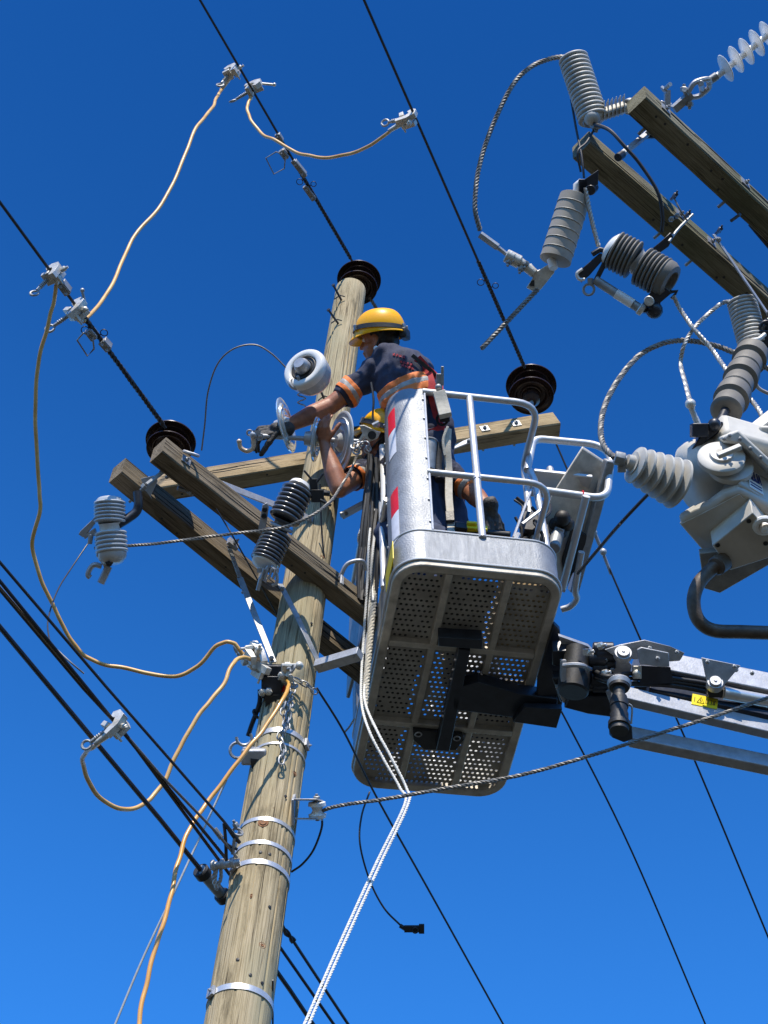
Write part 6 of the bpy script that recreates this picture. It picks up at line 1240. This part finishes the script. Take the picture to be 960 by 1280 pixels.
# back lettering: small rows of red print
def on_back(px, py, off=.004):            # nearest shirt point along the pixel ray
    o = CAM; r = ray(px, py).normalized(); bs = wbase(shirt1.parent); hit, loc_, n_, _ = shirt1.ray_cast(o - bs, r); return (loc_ + bs + n_ * off) if hit else P(px, py, 9.25)
bpy.context.view_layer.update()
mb = MB(); rnd = random.Random(8)
for (xs, y0, sl_) in (((493, 497, 501, 505), 443.5, .25), ((502, 506, 510, 514), 452.5, .3), ((504, 508, 512, 516), 457, .35)):
    for x in xs:
        y = y0 + (x - xs[0]) * sl_; pts = [on_back(x + dx, y + dy) for dx, dy in ((-1.2, 1.4), (-1.2, -1.2), (1.1, -.8), (-.2, .2), (1.2, 1.5))]; mb.tube(pts, .0024, 4)
part('shirt_print', mb, mat('red_print', (0.5, 0.06, 0.07), .7, 0, .1), w1)
def ribbon(name, px, m, w_=.045, th=.005, parent=w1, lift=.012, base=None):   # webbing laid over the shirt
    pts = smooth_pts([on_back(x, y, lift) if d is None else P(x, y, d) for x, y, d in px], 6); mb = MB(); vs = []
    for i, p in enumerate(pts):
        t_ = (pts[min(i + 1, len(pts) - 1)] - pts[max(i - 1, 0)]).normalized(); s_ = t_.cross(FW).normalized() * (w_ / 2); n_ = s_.cross(t_).normalized() * th / 2; vs += [p + s_ + n_, p - s_ + n_, p - s_ - n_, p + s_ - n_]
    n = len(pts); fs = [(i * 4 + j, i * 4 + (j + 1) % 4, (i + 1) * 4 + (j + 1) % 4, (i + 1) * 4 + j) for i in range(n - 1) for j in range(4)] + [(0, 3, 2, 1), (n * 4 - 4, n * 4 - 3, n * 4 - 2, n * 4 - 1)]
    mb.add(vs, fs); return part(name, mb, M[m], parent)
hn = thing('safety_harness', 'red and black safety harness on the back of the standing worker', 'harness', P(540, 500, 9.1))
ribbon('shoulder_strap', ((520, 449, None), (530, 462, None), (537, 480, None), (541, 500, None), (545, 520, None), (548, 540, None)), 'redweb', .045, parent=hn)
ribbon('shoulder_strap', ((514, 447, None), (526, 457, None), (540, 470, None), (549, 486, None)), 'leather', .02, parent=hn, lift=.018)
ribbon('back_strap', ((531, 458, 9.28), (542, 466, 9.25), (550, 478, 9.2), (551, 495, 9.15), (548, 512, 9.12)), 'redweb', .026, parent=hn)
ribbon('waist_belt', ((520, 545, None), (533, 542, None), (545, 538, None), (556, 532, 9.1)), 'redweb', .04, parent=hn, lift=.016)
mb = MB(); mb.box(P(549, 478, 9.12), RT * .016, UP * .045, FW * .012); mb.box(P(553, 470, 9.12), RT * .008, UP * .05, FW * .01); mb.ball(P(548, 484, 9.1), .018); part('buckle', mb, M['galv_d'], hn, .003)
mb = MB(); mb.tube(smooth_pts([P(464, 478, 9.2), P(467, 500, 9.15), P(466, 520, 9.12), P(468, 532, 9.1)]), .006, 7); part('tool_lead', mb, M['black'], hn)
mb = MB(); mb.ring(P(553, 524, 9.05), FW + RT * .4, .03, .008, 16, 7); mb.box(P(556, 520, 9.05), RT * .025, UP * .03, FW * .02); part('snap_hook', mb, M['black'], hn, .003)
ln = thing('lanyard', 'thick beige webbing lanyard hanging from the harness down to the platform edge', 'lanyard', P(560, 600, 8.9))
def strap(name, px, w_, th, m, par):
    pts = smooth_pts([P(*p) for p in px], 6); mb = MB(); vs = []
    for i, p in enumerate(pts):
        t_ = (pts[min(i + 1, len(pts) - 1)] - pts[max(i - 1, 0)]).normalized(); s_ = t_.cross(FW).normalized() * (w_ / 2); n_ = s_.cross(t_).normalized() * th / 2; vs += [p + s_ + n_, p - s_ + n_, p - s_ - n_, p + s_ - n_]
    n = len(pts); fs = [(i * 4 + j, i * 4 + (j + 1) % 4, (i + 1) * 4 + (j + 1) % 4, (i + 1) * 4 + j) for i in range(n - 1) for j in range(4)] + [(0, 3, 2, 1), (n * 4 - 4, n * 4 - 3, n * 4 - 2, n * 4 - 1)]
    mb.add(vs, fs); return part(name, mb, M[m], par, .003)
strap('webbing_strap', ((560, 536, 9.0), (559, 560, 8.95), (561, 590, 8.9), (561, 620, 8.8), (563, 645, 8.7), (564, 672, 8.55)), .038, .012, 'webbing', ln)
strap('webbing_strap', ((556, 570, 8.92), (554, 550, 8.95), (560, 533, 8.98)), .014, .01, 'webbing', ln)
strap('shock_pack', ((549, 490, 9.08), (553, 505, 9.05), (557, 520, 9.0)), .065, .035, 'webbing', ln)
strap('black_sleeve', ((562, 640, 8.68), (563, 652, 8.63)), .044, .018, 'leather', ln)
hs_ = thing('tool_holster', 'grey cylindrical tool holster on the hip of the standing worker', 'holster', P(536, 560, 9.0))
mb = MB(); mb.tube([P(537, 552, 8.98), P(534, 588, 8.9)], .04, 20, caps=False); mb.tube([P(536.5, 556, 8.98), P(534, 588, 8.9)], .034, 16); part('cup', mb, M['galv_d'], hs_); part('rim', MB().ring(P(537, 552, 8.98), P(537, 552, 8.98) - P(534, 588, 8.9), .04, .005, 24, 7), M['galv'], hs_)
mb = MB(); mb.tube([P(549, 555, 9), P(547, 585, 8.95), P(549, 600, 8.9)], [.03, .035, .025], 10); part('pouch', mb, M['leather'], hs_)
# ---- crouching worker
J2 = dict(neck=P(487, 562, 9.3), chest=P(500, 592, 9.2), waist=P(508, 640, 8.98), shL=P(456, 590, 9.22), shR=P(550, 584, 9.1), hipL=P(495, 672, 8.85), hipR=P(528, 676, 8.85),
          elL=P(424, 611, 8.98), wrL=P(406, 556, 9.12), elR=P(586, 612, 8.98), wrR=P(613, 638, 8.76), knL=B(.16, .3, .5), knR=B(.36, .35, .5), anL=B(.2, .62, .145), anR=B(.4, .7, .145))
J2['handL'] = (J2['wrL'], UP * 1.0 - RT * .12, RT * .5 + FW * .7, .5, 1.02, .08, 1)
J2['handR'] = (J2['wrR'], RT * .15 - UP * .9 - FW * .3, FW * .8 - RT * .5 - UP * .2, .8, 1.05, .12, -1)
f2 = (-RT * .85 + UP * .2 + FW * .35)
w2, body2, hp2, a2, b2, c2 = person('second worker low in the platform, bare forearm raised, gloved hand on the edge', P(505, 680, 8.9), J2, f2, UP + FW * .25 + RT * .1, P(476, 552, 9.3))
helmet_on(hp2, a2, b2, c2, 'yellow safety helmet half hidden behind clamps, on the second worker')
sh2 = [(J2['neck'], J2['chest'], .085, .14), (J2['shL'], J2['shR'], .078, .078), (J2['chest'], J2['waist'], .152, .145), (J2['waist'], (J2['hipL'] + J2['hipR']) / 2, .145, .14), (J2['shL'], J2['shL'].lerp(J2['elL'], .35), .078, .07), (J2['shR'], J2['shR'].lerp(J2['elR'], .88), .078, .064)]
shirt2 = blob('shirt', sh2, w2, 'navy', .0075, 5, (), .017, 8, 13)
LR_ = (J2['elR'] - J2['shR']).length
for (s0, s1, m_) in ((LR_ - .05, LR_ - .025, 'orange'), (LR_ - .025, LR_ + .0, 'silver'), (LR_ + .0, LR_ + .018, 'orange')): band(shirt2, (J2['shR'], J2['elR'], s0, s1, .13), .003, m_, 'sleeve_band', w2)
LL2 = (J2['elL'] - J2['shL']).length * .35; shear_off(shirt2, J2['shR'], J2['elR'], LR_ + .03, .12); shear_off(shirt2, J2['shL'], J2['elL'], LL2 + .04, .12)
for (s0, s1, m_) in ((LL2 - .015, LL2 + .01, 'silver'), (LL2 + .01, LL2 + .03, 'orange')): band(shirt2, (J2['shL'], J2['elL'], s0, s1, .13), .003, m_, 'sleeve_band', w2)
blob('trousers', [(J2['waist'] - V((0, 0, .08)), (J2['hipL'] + J2['hipR']) / 2, .135, .14), (J2['hipL'], J2['knL'], .115, .09), (J2['knL'], J2['anL'], .09, .07), (J2['hipR'], J2['knR'], .115, .09), (J2['knR'], J2['anR'], .09, .07)], w2, 'jeans', .011, 4, (), .02, 7, 15)
for k in 'LR': a_ = J2['an' + k]; blob('boot', [(a_ + V((0, 0, .02)), a_ - V((0, 0, .045)), .05, .045), (a_ - V((0, 0, .05)), a_ - BZ * .055 + BY * .14, .045, .04)], w2, 'leather', .009)
blob('glove', hand_caps(J2['handR'][0], J2['handR'][1], J2['handR'][2], .8, 1.24, .12, -1) + [(J2['wrR'] + UP * .03, J2['wrR'] - UP * .03, .042, .037)], w2, 'glove', .0048, 2, (), .003, 40, 8)
# tool in hand
tl = thing('cordless_tool', 'yellow and black power tool held at the platform edge', 'tool', P(595, 660, 8.6)); dtl = 8.62
mb = MB(); mb.bar(P(581, 661, dtl), P(609, 664, dtl), .045, .035); mb.bar(P(583, 657, dtl), P(596, 658, dtl), .05, .02); part('housing', mb, M['yellow'], tl, .006)
mb = MB(); mb.bar(P(568, 660, dtl), P(584, 662, dtl), .05, .05); mb.tube([P(600, 666, dtl), P(638, 669, dtl)], .02, 12); mb.box(P(592, 667, dtl), RT * .05, UP * .008, FW * .02); mb.tube([P(572, 655, dtl), P(576, 665, dtl)], .018, 8); part('grip', mb, M['black'], tl, .006)
# karabiners and shackles by the second worker
kb = thing('lifting_clamp', 'cast grey cable grip with oval hole hanging between the two workers', 'clamp', P(462, 542, 9.05)); dk2 = 9.03
mb = MB(); mb.prism([P(449, 532, dk2), P(455, 531, dk2), P(470, 538, dk2), P(476, 540, dk2), P(472, 548, dk2), P(462, 552, dk2), P(455, 546, dk2), P(452, 551, dk2), P(446, 553, dk2), P(453, 542, dk2)], FW * .03); part('cast_body', mb, M['bronze'], kb, .004)
mb = MB(); c = P(465, 544, dk2 - .002); mb.lathe(c, c - FW, [(0, .022), (.002, .022), (.003, .015)], 18); part('oval_hole', mb, M['black'], kb)
rnd = random.Random(21)
for i in range(9):
    c = P(443 + rnd.uniform(0, 20), 553 + rnd.uniform(0, 12), dk2 - .01); mb = MB(); mb.ring(c, FW + RT * rnd.uniform(-1, 1) + UP * rnd.uniform(-1, 1), rnd.uniform(.012, .02), .0045, 12, 6); part('link', mb, M['galv'], kb)
mb = MB(); mb.tube([P(466, 532, dk2), P(474, 528, dk2)], .013, 8); mb.ball(P(472, 531, dk2), .014); part('pin', mb, M['galv'], kb)
M_done = True
